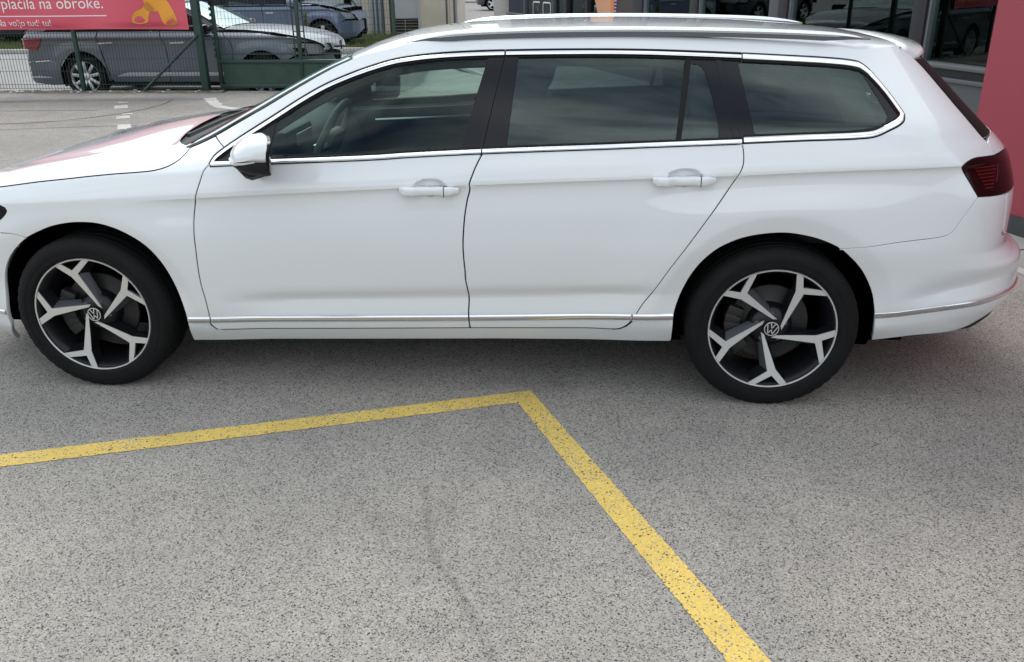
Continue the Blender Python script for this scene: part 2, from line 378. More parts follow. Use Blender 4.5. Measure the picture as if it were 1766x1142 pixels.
CURVES = {
    'dlo_top': [(0.5769, 0.9608), (0.5872, 0.9848), (0.6241, 1.0147), (0.6862, 1.0537), (0.7521, 1.0923), (0.8391, 1.1441), (0.9268, 1.1962), (1.0163, 1.2426), (1.1080, 1.2792), (1.2004, 1.3096), (1.2937, 1.3341), (1.3868, 1.3481), (1.4779, 1.3563), (1.5685, 1.3613), (1.6586, 1.3643), (1.7302, 1.3657), (1.9259, 1.3677), (2.1306, 1.3673), (2.2768, 1.3646), (2.4503, 1.3584), (2.6227, 1.3506), (2.8368, 1.3393), (2.9433, 1.3326), (3.0196, 1.3250), (3.0629, 1.3153), (3.1157, 1.2913), (3.1822, 1.2310), (3.2227, 1.1715), (3.2335, 1.1458), (3.2217, 1.1275), (3.2011, 1.1146), (3.1525, 1.0960), (3.0906, 1.0741), (3.0268, 1.0672), (2.8222, 1.0591), (2.6157, 1.0498), (2.3646, 1.0395), (2.1099, 1.0284), (1.8946, 1.0199), (1.6590, 1.0097), (1.3659, 0.9934), (1.2602, 0.9854), (1.0489, 0.9751), (0.8322, 0.9654), (0.6771, 0.9575), (0.5848, 0.9517)],
    'door_split_low': [(1.6569, 1.0077), (1.6339, 0.9632), (1.6191, 0.9263), (1.6101, 0.9007), (1.6117, 0.8814), (1.6008, 0.8411), (1.5911, 0.7884), (1.5837, 0.7251), (1.5796, 0.6695), (1.5797, 0.6124), (1.5829, 0.5534), (1.5831, 0.5184), (1.5894, 0.4652), (1.5913, 0.4286), (1.5879, 0.3614), (1.5883, 0.3260), (1.5910, 0.2970)],
    'door_front': [(0.5844, 0.9611), (0.5646, 0.9435), (0.5469, 0.8962), (0.5282, 0.8440), (0.5223, 0.8243), (0.5089, 0.7685), (0.5025, 0.7007), (0.5002, 0.6298), (0.4964, 0.5510), (0.4953, 0.4797), (0.5009, 0.4069), (0.5029, 0.3426), (0.4987, 0.2978), (0.5232, 0.2648)],
    'door_bottom': [(0.5232, 0.2648), (0.9647, 0.2781), (1.5910, 0.2970), (2.0792, 0.3072), (2.1653, 0.3060)],
    'rdoor_rear': [(2.1653, 0.3060), (2.1952, 0.3097), (2.2198, 0.3253), (2.2394, 0.3470), (2.2562, 0.3770), (2.2814, 0.4219), (2.3232, 0.4832), (2.3750, 0.5727), (2.4420, 0.6779), (2.5043, 0.7748), (2.5671, 0.8721), (2.6042, 0.9328), (2.6181, 0.9631), (2.6234, 0.9872), (2.6226, 1.0186), (2.6178, 1.0460), (2.6146, 1.0518)],
    'front_arch': [(-0.5031, 0.1353), (-0.3825, 0.2513), (-0.3758, 0.2854), (-0.3523, 0.3705), (-0.3336, 0.4706), (-0.3068, 0.5408), (-0.2601, 0.6094), (-0.2078, 0.6584), (-0.1223, 0.7019), (-0.0375, 0.7230), (0.0334, 0.7292), (0.1114, 0.7236), (0.1997, 0.6945), (0.2878, 0.6386), (0.3444, 0.5596), (0.3796, 0.4512), (0.4014, 0.3392), (0.3984, 0.2833), (0.3829, 0.1870)],
    'rear_arch': [(2.4079, 0.2360), (2.4062, 0.3471), (2.4080, 0.3921), (2.4207, 0.4455), (2.4356, 0.4905), (2.4619, 0.5512), (2.5007, 0.6110), (2.5571, 0.6639), (2.6402, 0.7033), (2.7245, 0.7204), (2.7945, 0.7246), (2.8527, 0.7183), (2.9314, 0.6990), (3.0079, 0.6638), (3.0643, 0.6123), (3.1018, 0.5493), (3.1289, 0.4813), (3.1423, 0.4237), (3.1518, 0.3757), (3.1621, 0.3229), (3.1828, 0.2643)],
    'sill_bot': [(0.3829, 0.1870), (0.9447, 0.2054), (1.7020, 0.2286), (2.0807, 0.2331), (2.4079, 0.2360)],
    'bump_shut': [(3.0038, 0.6635), (3.0876, 0.6757), (3.1954, 0.6964), (3.3301, 0.7145), (3.3541, 0.7217), (3.3692, 0.7334), (3.4032, 0.7915), (3.4505, 0.8597)],
    'bump_bot': [(3.1828, 0.2643), (3.3144, 0.2911), (3.4730, 0.3012), (3.5218, 0.3171)],
    'bchrome': [(3.1473, 0.3999), (3.3021, 0.4274), (3.4851, 0.4477)],
    'tail_side': [(3.4505, 0.8597), (3.4159, 0.9102), (3.3831, 0.9678), (3.3934, 0.9783), (3.4433, 0.9965), (3.5095, 0.9979), (3.5811, 0.9954)],
    'tail_bot': [(3.4505, 0.8597), (3.5223, 0.8584), (3.5788, 0.8579)],
    'dpillar': [(3.5811, 0.9954), (3.5793, 1.0439), (3.5685, 1.1347), (3.5499, 1.2249), (3.5290, 1.2972), (3.4889, 1.3361), (3.4318, 1.3711)],
    'ws_edge': [(0.4615, 1.0042), (0.4971, 1.0175), (0.5587, 1.0447), (0.6330, 1.0824), (0.7642, 1.1497), (0.8745, 1.2113), (0.9869, 1.2715), (1.0551, 1.3049), (1.1011, 1.3237), (1.1309, 1.3362)],
    'shut_hood': [(0.4615, 1.0042), (0.4548, 0.9873), (0.4426, 0.9704), (0.4262, 0.9582), (0.4067, 0.9491), (0.3766, 0.9395), (0.3398, 0.9325), (0.2675, 0.9255), (0.1940, 0.9198), (0.0753, 0.9080), (-0.0045, 0.8988), (-0.1570, 0.8818), (-0.3223, 0.8597)],
    'pil_seam': [(0.5669, 1.0348), (0.6172, 1.0104)],
    'bpil': [(1.7305, 1.3609), (1.7260, 1.3249), (1.7094, 1.2612), (1.6949, 1.1977), (1.6806, 1.1265), (1.6659, 1.0592), (1.6566, 1.0156)],
    'fglass_rear': [(1.6667, 1.3430), (1.5703, 1.0188)],
    'rglass_front': [(1.7827, 1.3467), (1.7485, 1.0243)],
    'rglass_rear': [(2.4111, 1.3402), (2.3750, 1.0522)],
    'div_r': [(2.4349, 1.3381), (2.3931, 1.0542)],
    'rdoor_win_l': [(2.5200, 1.3357), (2.5864, 1.0612)],
    'rdoor_win_r': [(2.5436, 1.3355), (2.6124, 1.0614)],
    'ql_frit': [(2.4345, 1.3167), (2.4560, 1.3146), (2.4709, 1.3068), (2.4875, 1.2757), (2.5078, 1.2063), (2.5260, 1.1336), (2.5322, 1.0609)],
    'cargo_frit': [(2.6064, 1.3196), (2.8348, 1.3143), (2.9829, 1.3016), (3.0374, 1.2946), (3.0710, 1.2764), (3.1156, 1.2201), (3.1498, 1.1607), (3.1552, 1.1460), (3.1449, 1.1294), (3.1095, 1.1127), (3.0478, 1.1014), (2.8223, 1.0893), (2.6612, 1.0828)],
    'sail': [(0.8369, 1.1173), (0.8242, 1.0048)],
    'fbump_shut': [(-0.2999, 0.6804), (-0.2522, 0.6766), (-0.2078, 0.6584)],
    'headl': [(-0.2968, 0.7911), (-0.2769, 0.7824), (-0.2702, 0.7708), (-0.2832, 0.7491), (-0.2979, 0.7344)],
}
HANDLES = [(1.4601, 0.8730), (2.4136, 0.9180)]

# ================================================================== ground
def asphalt(name, base, dark, light, scale=135.0, paint=None):
    """pale worn asphalt: bonded stone chips, dark pits, soft stains; paint=(rgb) lays a worn coat over the chips"""
    m = bpy.data.materials.new(name); m.use_nodes = True; nt = m.node_tree; b = nt.nodes['Principled BSDF']
    N = nt.nodes.new; Lk = nt.links.new
    tcn = N('ShaderNodeTexCoord'); P_ = tcn.outputs['Object']
    vo = N('ShaderNodeTexVoronoi'); vo.inputs['Scale'].default_value = scale; Lk(P_, vo.inputs['Vector'])
    vb = N('ShaderNodeTexVoronoi'); vb.inputs['Scale'].default_value = scale * .62; Lk(P_, vb.inputs['Vector'])
    sep = N('ShaderNodeSeparateColor'); Lk(vo.outputs['Color'], sep.inputs[0])
    r1 = N('ShaderNodeValToRGB'); e = r1.color_ramp.elements
    e[0].position = 0.0; e[0].color = (*dark, 1); e[1].position = 1.0; e[1].color = (*light, 1)
    for p_, c_ in ((.10, dark), (.16, tuple(k * .72 for k in base)), (.45, base), (.86, tuple(k * 1.18 for k in base))):
        q = e.new(p_); q.color = (*c_, 1)
    Lk(sep.outputs[0], r1.inputs[0])
    # pits between chips
    sp2 = N('ShaderNodeSeparateColor'); Lk(vb.outputs['Color'], sp2.inputs[0])
    pit = N('ShaderNodeMath'); pit.operation = 'LESS_THAN'; pit.inputs[1].default_value = .07; Lk(sp2.outputs[1], pit.inputs[0])
    dd = N('ShaderNodeMath'); dd.operation = 'LESS_THAN'; dd.inputs[1].default_value = .42; Lk(vb.outputs['Distance'], dd.inputs[0])
    pm = N('ShaderNodeMath'); pm.operation = 'MULTIPLY'; Lk(pit.outputs[0], pm.inputs[0]); Lk(dd.outputs[0], pm.inputs[1])
    vc = N('ShaderNodeTexVoronoi'); vc.inputs['Scale'].default_value = scale * .36; Lk(P_, vc.inputs['Vector'])
    sp3 = N('ShaderNodeSeparateColor'); Lk(vc.outputs['Color'], sp3.inputs[0])
    c1 = N('ShaderNodeMath'); c1.operation = 'LESS_THAN'; c1.inputs[1].default_value = .045; Lk(sp3.outputs[0], c1.inputs[0])
    c2 = N('ShaderNodeMath'); c2.operation = 'LESS_THAN'; c2.inputs[1].default_value = .34; Lk(vc.outputs['Distance'], c2.inputs[0])
    c3 = N('ShaderNodeMath'); c3.operation = 'MULTIPLY'; Lk(c1.outputs[0], c3.inputs[0]); Lk(c2.outputs[0], c3.inputs[1])
    pm0 = pm; pm = N('ShaderNodeMath'); pm.operation = 'MAXIMUM'; Lk(pm0.outputs[0], pm.inputs[0]); Lk(c3.outputs[0], pm.inputs[1])
    big = N('ShaderNodeTexNoise'); big.inputs['Scale'].default_value = .9; big.inputs['Detail'].default_value = 6; big.inputs['Roughness'].default_value = .65; Lk(P_, big.inputs['Vector'])
    br = N('ShaderNodeValToRGB'); br.color_ramp.elements[0].position = .28; br.color_ramp.elements[0].color = (.80, .80, .80, 1); br.color_ramp.elements[1].position = .72; br.color_ramp.elements[1].color = (1.12, 1.10, 1.08, 1)
    Lk(big.outputs[0], br.inputs[0])
    mid = N('ShaderNodeTexNoise'); mid.inputs['Scale'].default_value = 5.5; mid.inputs['Detail'].default_value = 5; mid.inputs['Roughness'].default_value = .7; mid.inputs['Distortion'].default_value = .6; Lk(P_, mid.inputs['Vector'])
    mr = N('ShaderNodeValToRGB'); mr.color_ramp.elements[0].position = .30; mr.color_ramp.elements[0].color = (.92, .918, .915, 1); mr.color_ramp.elements[1].position = .66; mr.color_ramp.elements[1].color = (1.05, 1.05, 1.045, 1); Lk(mid.outputs[0], mr.inputs[0])
    mm = N('ShaderNodeMixRGB'); mm.blend_type = 'MULTIPLY'; mm.inputs[0].default_value = 1; Lk(br.outputs[0], mm.inputs[1]); Lk(mr.outputs[0], mm.inputs[2])
    mul = N('ShaderNodeMixRGB'); mul.blend_type = 'MULTIPLY'; mul.inputs[0].default_value = 1
    src = r1.outputs[0]
    if paint:
        pn = N('ShaderNodeTexNoise'); pn.inputs['Scale'].default_value = 3.5; pn.inputs['Detail'].default_value = 8; pn.inputs['Roughness'].default_value = .7; Lk(P_, pn.inputs['Vector'])
        a1 = N('ShaderNodeMath'); a1.operation = 'MULTIPLY_ADD'; a1.inputs[1].default_value = .95; a1.inputs[2].default_value = -.36; Lk(pn.outputs[0], a1.inputs[0])
        th = N('ShaderNodeMath'); th.operation = 'GREATER_THAN'; Lk(sep.outputs[1], th.inputs[0]); Lk(a1.outputs[0], th.inputs[1])
        pc = N('ShaderNodeMixRGB'); pc.inputs[1].default_value = (*[k * .82 for k in paint], 1); pc.inputs[2].default_value = (*[k * 1.08 for k in paint], 1); Lk(sep.outputs[2], pc.inputs[0])
        mp_ = N('ShaderNodeMixRGB'); Lk(th.outputs[0], mp_.inputs[0]); Lk(r1.outputs[0], mp_.inputs[1]); Lk(pc.outputs[0], mp_.inputs[2]); src = mp_.outputs[0]
    Lk(src, mul.inputs[1]); Lk(mm.outputs[0], mul.inputs[2])
    dk = N('ShaderNodeMixRGB'); dk.inputs[2].default_value = (*[k * .55 for k in dark], 1); Lk(pm.outputs[0], dk.inputs[0]); Lk(mul.outputs[0], dk.inputs[1])
    Lk(dk.outputs[0], b.inputs['Base Color']); b.inputs['Roughness'].default_value = .88; b.inputs['Specular IOR Level'].default_value = .25
    hn = N('ShaderNodeMath'); hn.operation = 'SUBTRACT'; Lk(sep.outputs[0], hn.inputs[0]); Lk(pm.outputs[0], hn.inputs[1])
    bn = N('ShaderNodeBump'); bn.inputs['Strength'].default_value = .5; bn.inputs['Distance'].default_value = .003; Lk(hn.outputs[0], bn.inputs['Height']); Lk(bn.outputs[0], b.inputs['Normal'])
    MATS[name] = m; return m
ASPH = asphalt('worn_asphalt', (.308, .290, .263), (.088, .084, .078), (.46, .435, .395), 270)
YEL = asphalt('worn_yellow_paint', (.26, .25, .232), (.10, .09, .07), (.42, .41, .39), 225, paint=(.74, .535, .145))
WHT = asphalt('worn_white_paint', (.245, .238, .228), (.07, .07, .07), (.42, .41, .39), 215, paint=(.60, .59, .55))
FARA = mat('far_pavement', (.27, .262, .25), rough=.9, var=(1.5, .14))
EDGE = 9.46
def sheet_xy(name, pts, z, m, kind='structure', label=None):
    o = mesh_obj(name, [(x, y, z) for x, y in pts], [tuple(range(len(pts)))], m); o['kind'] = kind
    if label: o['label'] = label
    return o
GROUND = sheet_xy('ground', [(-300, -300), (300, -300), (300, EDGE), (-300, EDGE)], 0, ASPH)
# land beyond the fence, a little lower at first and rising again to the verge
ys_ = [EDGE, 9.6, 9.9, 13, 14.5, 16.3, 30, 60, 600]; zs_ = [-.004, -.10, -.15, -.15, -.08, 0, 0, 0, 0]
xs_ = [-300, -40, -20, -10, -5, -1.2, -.6, .2, 5, 20, 300]
rows = [[np.array([x, y, z * (1 - sstep(-1.0, .0, x)) - .002]) for x in xs_] for y, z in zip(ys_, zs_)]
V, F = loft(rows); o = mesh_obj('far_ground', V, F, FARA); o['kind'] = 'structure'
# yellow bay corner (outer edge, inner edge)
def yl(p0, p1, k): return (p0[0] + (p1[0] - p0[0]) * k, p0[1] + (p1[1] - p0[1]) * k)
oc, ic = (1.834, -.825), (1.789, -.942); lo, li = (-.096, -1.494), (-.04, -1.577); ro, ri = (2.554, -2.348), (2.443, -2.357)
def ragged(a, b, n, amp):
    d = np.array(b) - np.array(a); nn = np.array([-d[1], d[0]]) / np.linalg.norm(d)
    return [tuple(np.array(a) + d * i / n + nn * (random.uniform(-amp, amp) if 0 < i < n else 0)) for i in range(n + 1)]
def band(a0, a1, b0, b1, n, z, bm, amp=.0022):
    A = [bm.verts.new((x, y, z)) for x, y in ragged(a0, a1, n, amp)]; B = [bm.verts.new((x, y, z)) for x, y in ragged(b0, b1, n, amp)]
    for i in range(n): bm.faces.new((A[i], A[i + 1], B[i + 1], B[i]))
bm = bmesh.new()
band(yl(oc, lo, 2.4), oc, yl(ic, li, 2.4), ic, 420, .002, bm); band(oc, yl(oc, ro, 2.0), ic, yl(ic, ri, 2.0), 300, .002, bm)
bmesh.ops.remove_doubles(bm, verts=bm.verts[:], dist=1e-5)
o = bm_obj('yellow_line', bm, YEL); o['kind'] = 'structure'
for p_ in o.data.polygons:
    if p_.normal.z < 0: p_.flip()
# faded white dashes and scraps of line on the far side of the lot
def quad_mark(c, w, h, ang, m=WHT, name='white_marking', z=.004):
    ca, sa = math.cos(ang), math.sin(ang)
    q = [(c[0] + x * ca - y * sa, c[1] + x * sa + y * ca) for x, y in ((-w / 2, -h / 2), (w / 2, -h / 2), (w / 2, h / 2), (-w / 2, h / 2))]
    bm = bmesh.new(); n = 8
    band(q[0], q[1], q[3], q[2], n, z, bm, .012); o = bm_obj(name, bm, m); o['kind'] = 'structure'
    for p_ in o.data.polygons:
        if p_.normal.z < 0: p_.flip()
for c, w, h in (((-3.50, 5.98), .15, .38), ((-3.90, 6.72), .16, .26), ((-3.99, 7.0), .13, .10), ((-4.42, 7.66), .17, .36), ((-4.62, 8.1), .14, .12)): quad_mark(c, w, h, R(28))
def ribbon(name, pts, w, m, z=.004):
    bm = bmesh.new(); n = len(pts); A = []; B = []
    for i, p_ in enumerate(pts):
        a = np.array(pts[max(0, i - 1)]); b = np.array(pts[min(n - 1, i + 1)]); d = b - a; d /= np.linalg.norm(d); nn = np.array([-d[1], d[0]])
        ww = (w[i] if isinstance(w, list) else w) * random.uniform(.7, 1.2) / 2
        A.append(bm.verts.new((*(np.array(p_) + nn * ww), z))); B.append(bm.verts.new((*(np.array(p_) - nn * ww), z)))
    for i in range(n - 1): bm.faces.new((A[i], B[i], B[i + 1], A[i + 1]))
    o = bm_obj(name, bm, m); o['kind'] = 'structure'
    for p_ in o.data.polygons:
        if p_.normal.z < 0: p_.flip()
CRACK = mat('crack_dirt', (.125, .12, .112), rough=.95, var=(6, .3))
SEAM = mat('patch_asphalt', (.175, .17, .163), rough=.92, var=(3, .25))
ribbon('white_marking', catmull([(-3.55, 8.6), (-3.25, 8.05), (-2.95, 7.62), (-2.6, 7.5), (-2.3, 7.75)], .12), .16, WHT)
ribbon('white_marking', catmull([(-3.45, 6.72), (-3.0, 6.85), (-2.3, 7.05), (-1.4, 7.2)], .15), .022, WHT)
ribbon('white_marking', catmull([(-5.1, 6.35), (-4.7, 6.42), (-4.3, 6.5)], .15), .018, WHT)
ribbon('ground_crack', catmull([(-4.05, 8.5), (-3.95, 7.9), (-4.05, 7.2), (-4.35, 6.65), (-4.75, 6.3), (-5.2, 6.15)], .1), .035, CRACK, .0032)
ribbon('ground_crack', catmull([(-6.3, 5.3), (-5.6, 5.45), (-4.9, 5.72), (-4.1, 5.95), (-3.3, 6.1)], .12), .018, CRACK, .0030)
ribbon('ground_crack', catmull([(-8, 7.15), (-6.6, 7.2), (-5.4, 7.3), (-4.6, 7.35)], .2), .03, SEAM, .0026)
ribbon('asphalt_patch', catmull([(-12, 8.0), (-7.4, 8.02), (-6.0, 8.3), (-5.0, 8.42), (-3.6, 8.5)], .2), .28, SEAM, .002)
# faint stain ahead of the yellow corner
STAIN = mat('oil_stain', (.135, .13, .122), rough=.85, var=(14, .35))
def stain_mat():
    m = bpy.data.materials.new('ground_stain'); m.use_nodes = True; nt = m.node_tree; b = nt.nodes['Principled BSDF']
    tcn = nt.nodes.new('ShaderNodeTexCoord'); n = nt.nodes.new('ShaderNodeTexNoise'); n.inputs['Scale'].default_value = 9; n.inputs['Detail'].default_value = 8; n.inputs['Roughness'].default_value = .75
    nt.links.new(tcn.outputs['Object'], n.inputs['Vector'])
    at = nt.nodes.new('ShaderNodeAttribute'); at.attribute_name = 'fade'
    mu = nt.nodes.new('ShaderNodeMath'); mu.operation = 'MULTIPLY'; nt.links.new(n.outputs[0], mu.inputs[0]); nt.links.new(at.outputs['Fac'], mu.inputs[1])
    r = nt.nodes.new('ShaderNodeValToRGB'); r.color_ramp.elements[0].position = .30; r.color_ramp.elements[0].color = (0, 0, 0, 1); r.color_ramp.elements[1].position = .62; r.color_ramp.elements[1].color = (.14, .14, .14, 1)
    nt.links.new(mu.outputs[0], r.inputs[0]); nt.links.new(r.outputs[0], b.inputs['Alpha'])
    b.inputs['Base Color'].default_value = (.11, .10, .09, 1); b.inputs['Roughness'].default_value = .9; return m
STM = stain_mat()
def stain(pts, w):
    n = len(pts); V = []; F = []; fade = []; k = 7
    for i, p_ in enumerate(pts):
        a = np.array(pts[max(0, i - 1)]); b = np.array(pts[min(n - 1, i + 1)]); d = (b - a) / np.linalg.norm(b - a); nn = np.array([-d[1], d[0]])
        for j in range(k):
            u = j / (k - 1) * 2 - 1; V.append((*(np.array(p_) + nn * w * u), .003)); fade.append((1 - u * u) * min(1, i / 3, (n - 1 - i) / 3) * 1.2)
    for i in range(n - 1):
        for j in range(k - 1): F.append((i * k + j, (i + 1) * k + j, (i + 1) * k + j + 1, i * k + j + 1))
    o = mesh_obj('ground_stain', V, F, STM); o['kind'] = 'structure'
    at = o.data.attributes.new('fade', 'FLOAT', 'POINT'); at.data.foreach_set('value', fade)
stain(catmull([(1.50, -1.5), (1.546, -1.703), (1.593, -1.894), (1.647, -2.020), (1.704, -2.110), (1.751, -2.206), (1.804, -2.306), (1.845, -2.402), (1.90, -2.55), (1.95, -2.7)], .04), .030)

# unseen wooded ridge all round, added to block light from the low sky
HILL = mat('light_block_hill', (.045, .062, .04), rough=1, var=(.05, .35))
rows = []
for rr, hh in ((150, 0), (175, .55), (205, 1.0), (260, 1.25)):
    row = []
    for k in range(181):
        a = 2 * math.pi * k / 180
        h = 13 + 5 * math.sin(a * 3 + 1) + 3 * math.sin(a * 7 + 2) + 3 * math.sin(a * 17) + 1.5 * math.sin(a * 41 + rr)
        k_ = 1.0; row.append(np.array([rr * k_ * math.cos(a), rr * k_ * math.sin(a), hh * h - (1 if hh == 0 else 0)]))
    rows.append(row)
V, F = loft(rows); o = mesh_obj('light_block_hills', V, [f[::-1] for f in F], HILL, smooth=True); o['kind'] = 'structure'

# ================================================================== white estate car
WHITE = mat('white_paint', (.705, .718, .722), rough=.32, coat=1.0, spec=.5)
BLACKP = mat('black_gloss_trim', (.008, .008, .010), rough=.14, spec=.24)
SEAL = mat('black_rubber_seal_gap_shade', (.006, .006, .006), rough=.6, spec=.2)
CHROME = mat('bright_chrome', (.82, .83, .84), rough=.06, metal=1)
PLASTIC = mat('black_grained_plastic', (.010, .010, .011), rough=.55, spec=.3)
DARK = mat('underbody_black', (.004, .004, .004), rough=1.0, spec=0)
RUBBER = mat('tyre_rubber', (.0055, .0055, .0057), rough=.75, spec=.22, bump=(60, .08), var=(9, .35))
SILVER = mat('machined_silver', (.66, .655, .65), rough=.33, metal=.6)
WBLACK = mat('wheel_gloss_black', (.008, .008, .010), rough=.3, spec=.3)
GREYF = mat('wheel_flank_grey', (.085, .088, .10), rough=.35, metal=.2)
DISC = mat('brake_disc_steel', (.045, .043, .042), rough=.5, metal=.7)
CALIPER = mat('brake_caliper', (.035, .033, .032), rough=.55, metal=.5)
G_FRONT = glass('green_tint_glass', (.72, .86, .80), refl=.62)
G_REAR = glass('privacy_glass', (.37, .44, .42), refl=1.3)
G_WIND = glass('windscreen_glass', (.62, .73, .69), refl=.75)
G_BACK = glass('tailgate_glass', (.05, .06, .06))
LAMP_DK = mat('smoked_red_lens', (.013, .0008, .0015), rough=.1, spec=.25)
LAMP_RED = mat('red_light_bar', (.12, .004, .005), rough=.2, spec=.3)
CLEAR = mat('clear_lamp_plastic', (.55, .55, .52), rough=.1, coat=1)
INT_D = mat('interior_charcoal', (.034, .037, .039), rough=.7)
INT_G = mat('interior_grey', (.10, .105, .108), rough=.7)
INT_L = mat('headliner_cloth', (.36, .36, .35), rough=.9)
INT_T = mat('door_top_grey', (.16, .17, .165), rough=.6)
ALU = mat('satin_metal_trim', (.55, .55, .54), rough=.3, metal=.9)

def side_rows(x):
    zb, zc, zl, zr, zch, zsb = zBelt(x), zCrease(x), zLow(x), zRoof(x), zChrome(x), zSill(x)
    z = [zsb + .02, zsb + .045]
    z += list(np.arange(zch - .04, zl + .11, .0095)); z += list(np.arange(zl + .12, zc - .12, .03))
    z += list(np.arange(zc - .12, zc - .03, .011)); z += [zc - .032, zc - .027, zc - .022, zc - .017, zc - .012, zc - .008, zc - .004, zc - .0007, zc + .0007, zc + .004, zc + .010]; z += list(np.arange(zc + .02, zb + .02, .013))
    z += list(np.arange(zb + .03, zr + .10, .03))
    return z
GRID = []
_ts = list(np.arange(-1.13, -.15, .03)) + list(np.arange(-.15, 3.05, .027)) + list(np.arange(3.05, 4.05, .02))
for i_, t_ in enumerate(_ts):
    xx = Psurf(t_, .95)[0]
    for z_ in side_rows(xx):
        if t_ < .6 and z_ > 1.1: continue
        GRID.append((t_, z_))
GRID = [q for q in GRID if min(math.hypot(q[0] - 0.0, q[1] - .326), math.hypot(q[0] - 2.79, q[1] - .326)) > .60 or q[1] > zCrease(q[0]) - .13]
for wx_ in (0.0, 2.79):
    for r_ in (.408, .42, .432, .442, .450, .457, .463, .469, .476, .486, .50, .52, .545, .572, .597):
        for k_ in range(170):
            a_ = -.25 + (math.pi + .5) * k_ / 169; q = (wx_ + r_ * math.cos(a_), .326 + r_ * math.sin(a_))
            if q[1] < zCrease(q[0]) - .13: GRID.append(q)
for hx, hz in HANDLES:
    for a_ in np.arange(-.11, .111, .009):
        for b_ in np.arange(-.03, .06, .007): GRID.append((hx + a_, hz + b_ + .0013))
S_, N_ = Psurf, Pnorm
_wt = np.linspace(F1 - .1, T1 + .1, 400); _wz = np.array([zCrease(Psurf(t, .95)[0]) for t in _wt])
def WARP(t): return float(np.interp(t, _wt, _wz))
_sheet = sheet
def sheet(*a, **k): k.setdefault('warp', WARP); return _sheet(*a, **k)
C = {k: catmull(v) for k, v in CURVES.items()}

CAR = empty('white_estate_car', (1.4, 0, 0))
tag(CAR, 'white estate car with black and silver alloy wheels parked in the foreground', 'car')
def onto(o):
    o.parent = CAR; o.matrix_parent_inverse = Matrix.Translation((-1.4, 0, 0)); return o
def put(name, VFN, m, parent=None, mirror=False, join=False, label=None):
    V, F, N = VFN
    if join:
        V2, F2, N2 = flipy(V, F, N); k = len(V); V = V + V2; N = N + N2; F = F + [tuple(i + k for i in f) for f in F2]
    elif mirror: V, F, N = flipy(V, F, N)
    o = mesh_obj(name, V, F, m, None, normals=N)
    if parent is None: onto(o)
    else: o.parent = parent; o.matrix_parent_inverse = parent.matrix_world.inverted() if False else Matrix.Identity(4)
    if label: o['label'] = label
    return o
def both(name, VFN, m, parents=None):
    """near and far copy of one pressing"""
    a = put(name, VFN, m, parents[0] if parents else None); b = put(name, VFN, m, parents[1] if parents else None, mirror=True)
    return a, b
def P3(t, z, off=0.0): return Psurf(t, z) + Pnorm(t, z) * off

# ---- outline pieces
dlo = CURVES['dlo_top']
i_b = next(i for i, q in enumerate(dlo) if q[0] < 1.67 and i > 30)       # belt at the B pillar
dlo_up = C['dlo_top']
kD = max(range(len(dlo_up)), key=lambda i: dlo_up[i][0])
top_run, bot_run = dlo_up[:kD + 1], dlo_up[kD:]
tx, tz_ = [q[0] for q in top_run], [q[1] for q in top_run]
bx_, bz_ = [q[0] for q in bot_run][::-1], [q[1] for q in bot_run][::-1]
def ztop(x): return float(np.interp(x, tx, tz_))
def zbot(x): return float(np.interp(x, bx_, bz_))
def run_between(a, b, fn, n=None, d=0.0):
    n = n or max(2, int(abs(b - a) / .015)); return [(a + (b - a) * i / n, fn(a + (b - a) * i / n) + d) for i in range(n + 1)]
belt = lambda a, b: run_between(a, b, zbot)

# ---- doors
xs = CURVES['door_split_low'][0][0]
fd_poly = C['door_front'] + run_between(CURVES['door_bottom'][0][0], CURVES['door_split_low'][-1][0], lambda x: float(np.interp(x, [q[0] for q in CURVES['door_bottom']], [q[1] for q in CURVES['door_bottom']])))[1:] + C['door_split_low'][::-1][1:] + belt(xs, .586)[1:]
xr = CURVES['rdoor_rear'][-1][0]
rd_poly = C['door_split_low'] + run_between(CURVES['door_split_low'][-1][0], CURVES['rdoor_rear'][0][0], lambda x: float(np.interp(x, [q[0] for q in CURVES['door_bottom']], [q[1] for q in CURVES['door_bottom']])))[1:] + C['rdoor_rear'][1:] + belt(xr, xs)[1:]
FD = both('front_door', sheet(fd_poly, S_, N_, GRID, inset=.0042, flange=.035), WHITE)
RD = both('rear_door', sheet(rd_poly, S_, N_, GRID, inset=.0042, flange=.035), WHITE)

# ---- one-piece body side: pillar, roof rail and rear wing
def zU(x): return zRoof(x) + .048 - .02 * sstep(2.9, 3.2, x)
ws = C['ws_edge']
upper = [(x, zU(x)) for x in np.arange(1.16, 3.06, .03)]
up_rear = []
for i in range(1, 9):
    f_ = i / 8; up_rear.append((3.05 + (CURVES['dpillar'][-1][0] - 3.05) * f_, zU(3.05) + (CURVES['dpillar'][-1][1] - zU(3.05)) * f_))
ra = C['rear_arch']
k_sh = min(range(len(ra)), key=lambda i: math.hypot(ra[i][0] - CURVES['bump_shut'][0][0], ra[i][1] - CURVES['bump_shut'][0][1]))
k_ch = min(range(len(ra) // 2), key=lambda i: abs(ra[i][1] - (zChrome(2.405) - .030)))
rdr = C['rdoor_rear']; k_r = min(range(len(rdr)), key=lambda i: abs(rdr[i][1] - (zChrome(2.24) - .030)))
body_poly = (ws[3:] + upper + up_rear + C['dpillar'][::-1] + C['tail_side'][::-1][1:] + C['bump_shut'][::-1][1:] + ra[k_ch:k_sh][::-1] +
             rdr[k_r:] + [q for q in bot_run[:] if q[0] > xr][::-1] + top_run[::-1])
_ps = CURVES['pil_seam']
kp = min(range(len(top_run)), key=lambda i: math.hypot(top_run[i][0] - _ps[1][0], top_run[i][1] - _ps[1][1]))
kw = min(range(len(ws)), key=lambda i: math.hypot(ws[i][0] - _ps[0][0], ws[i][1] - _ps[0][1]))
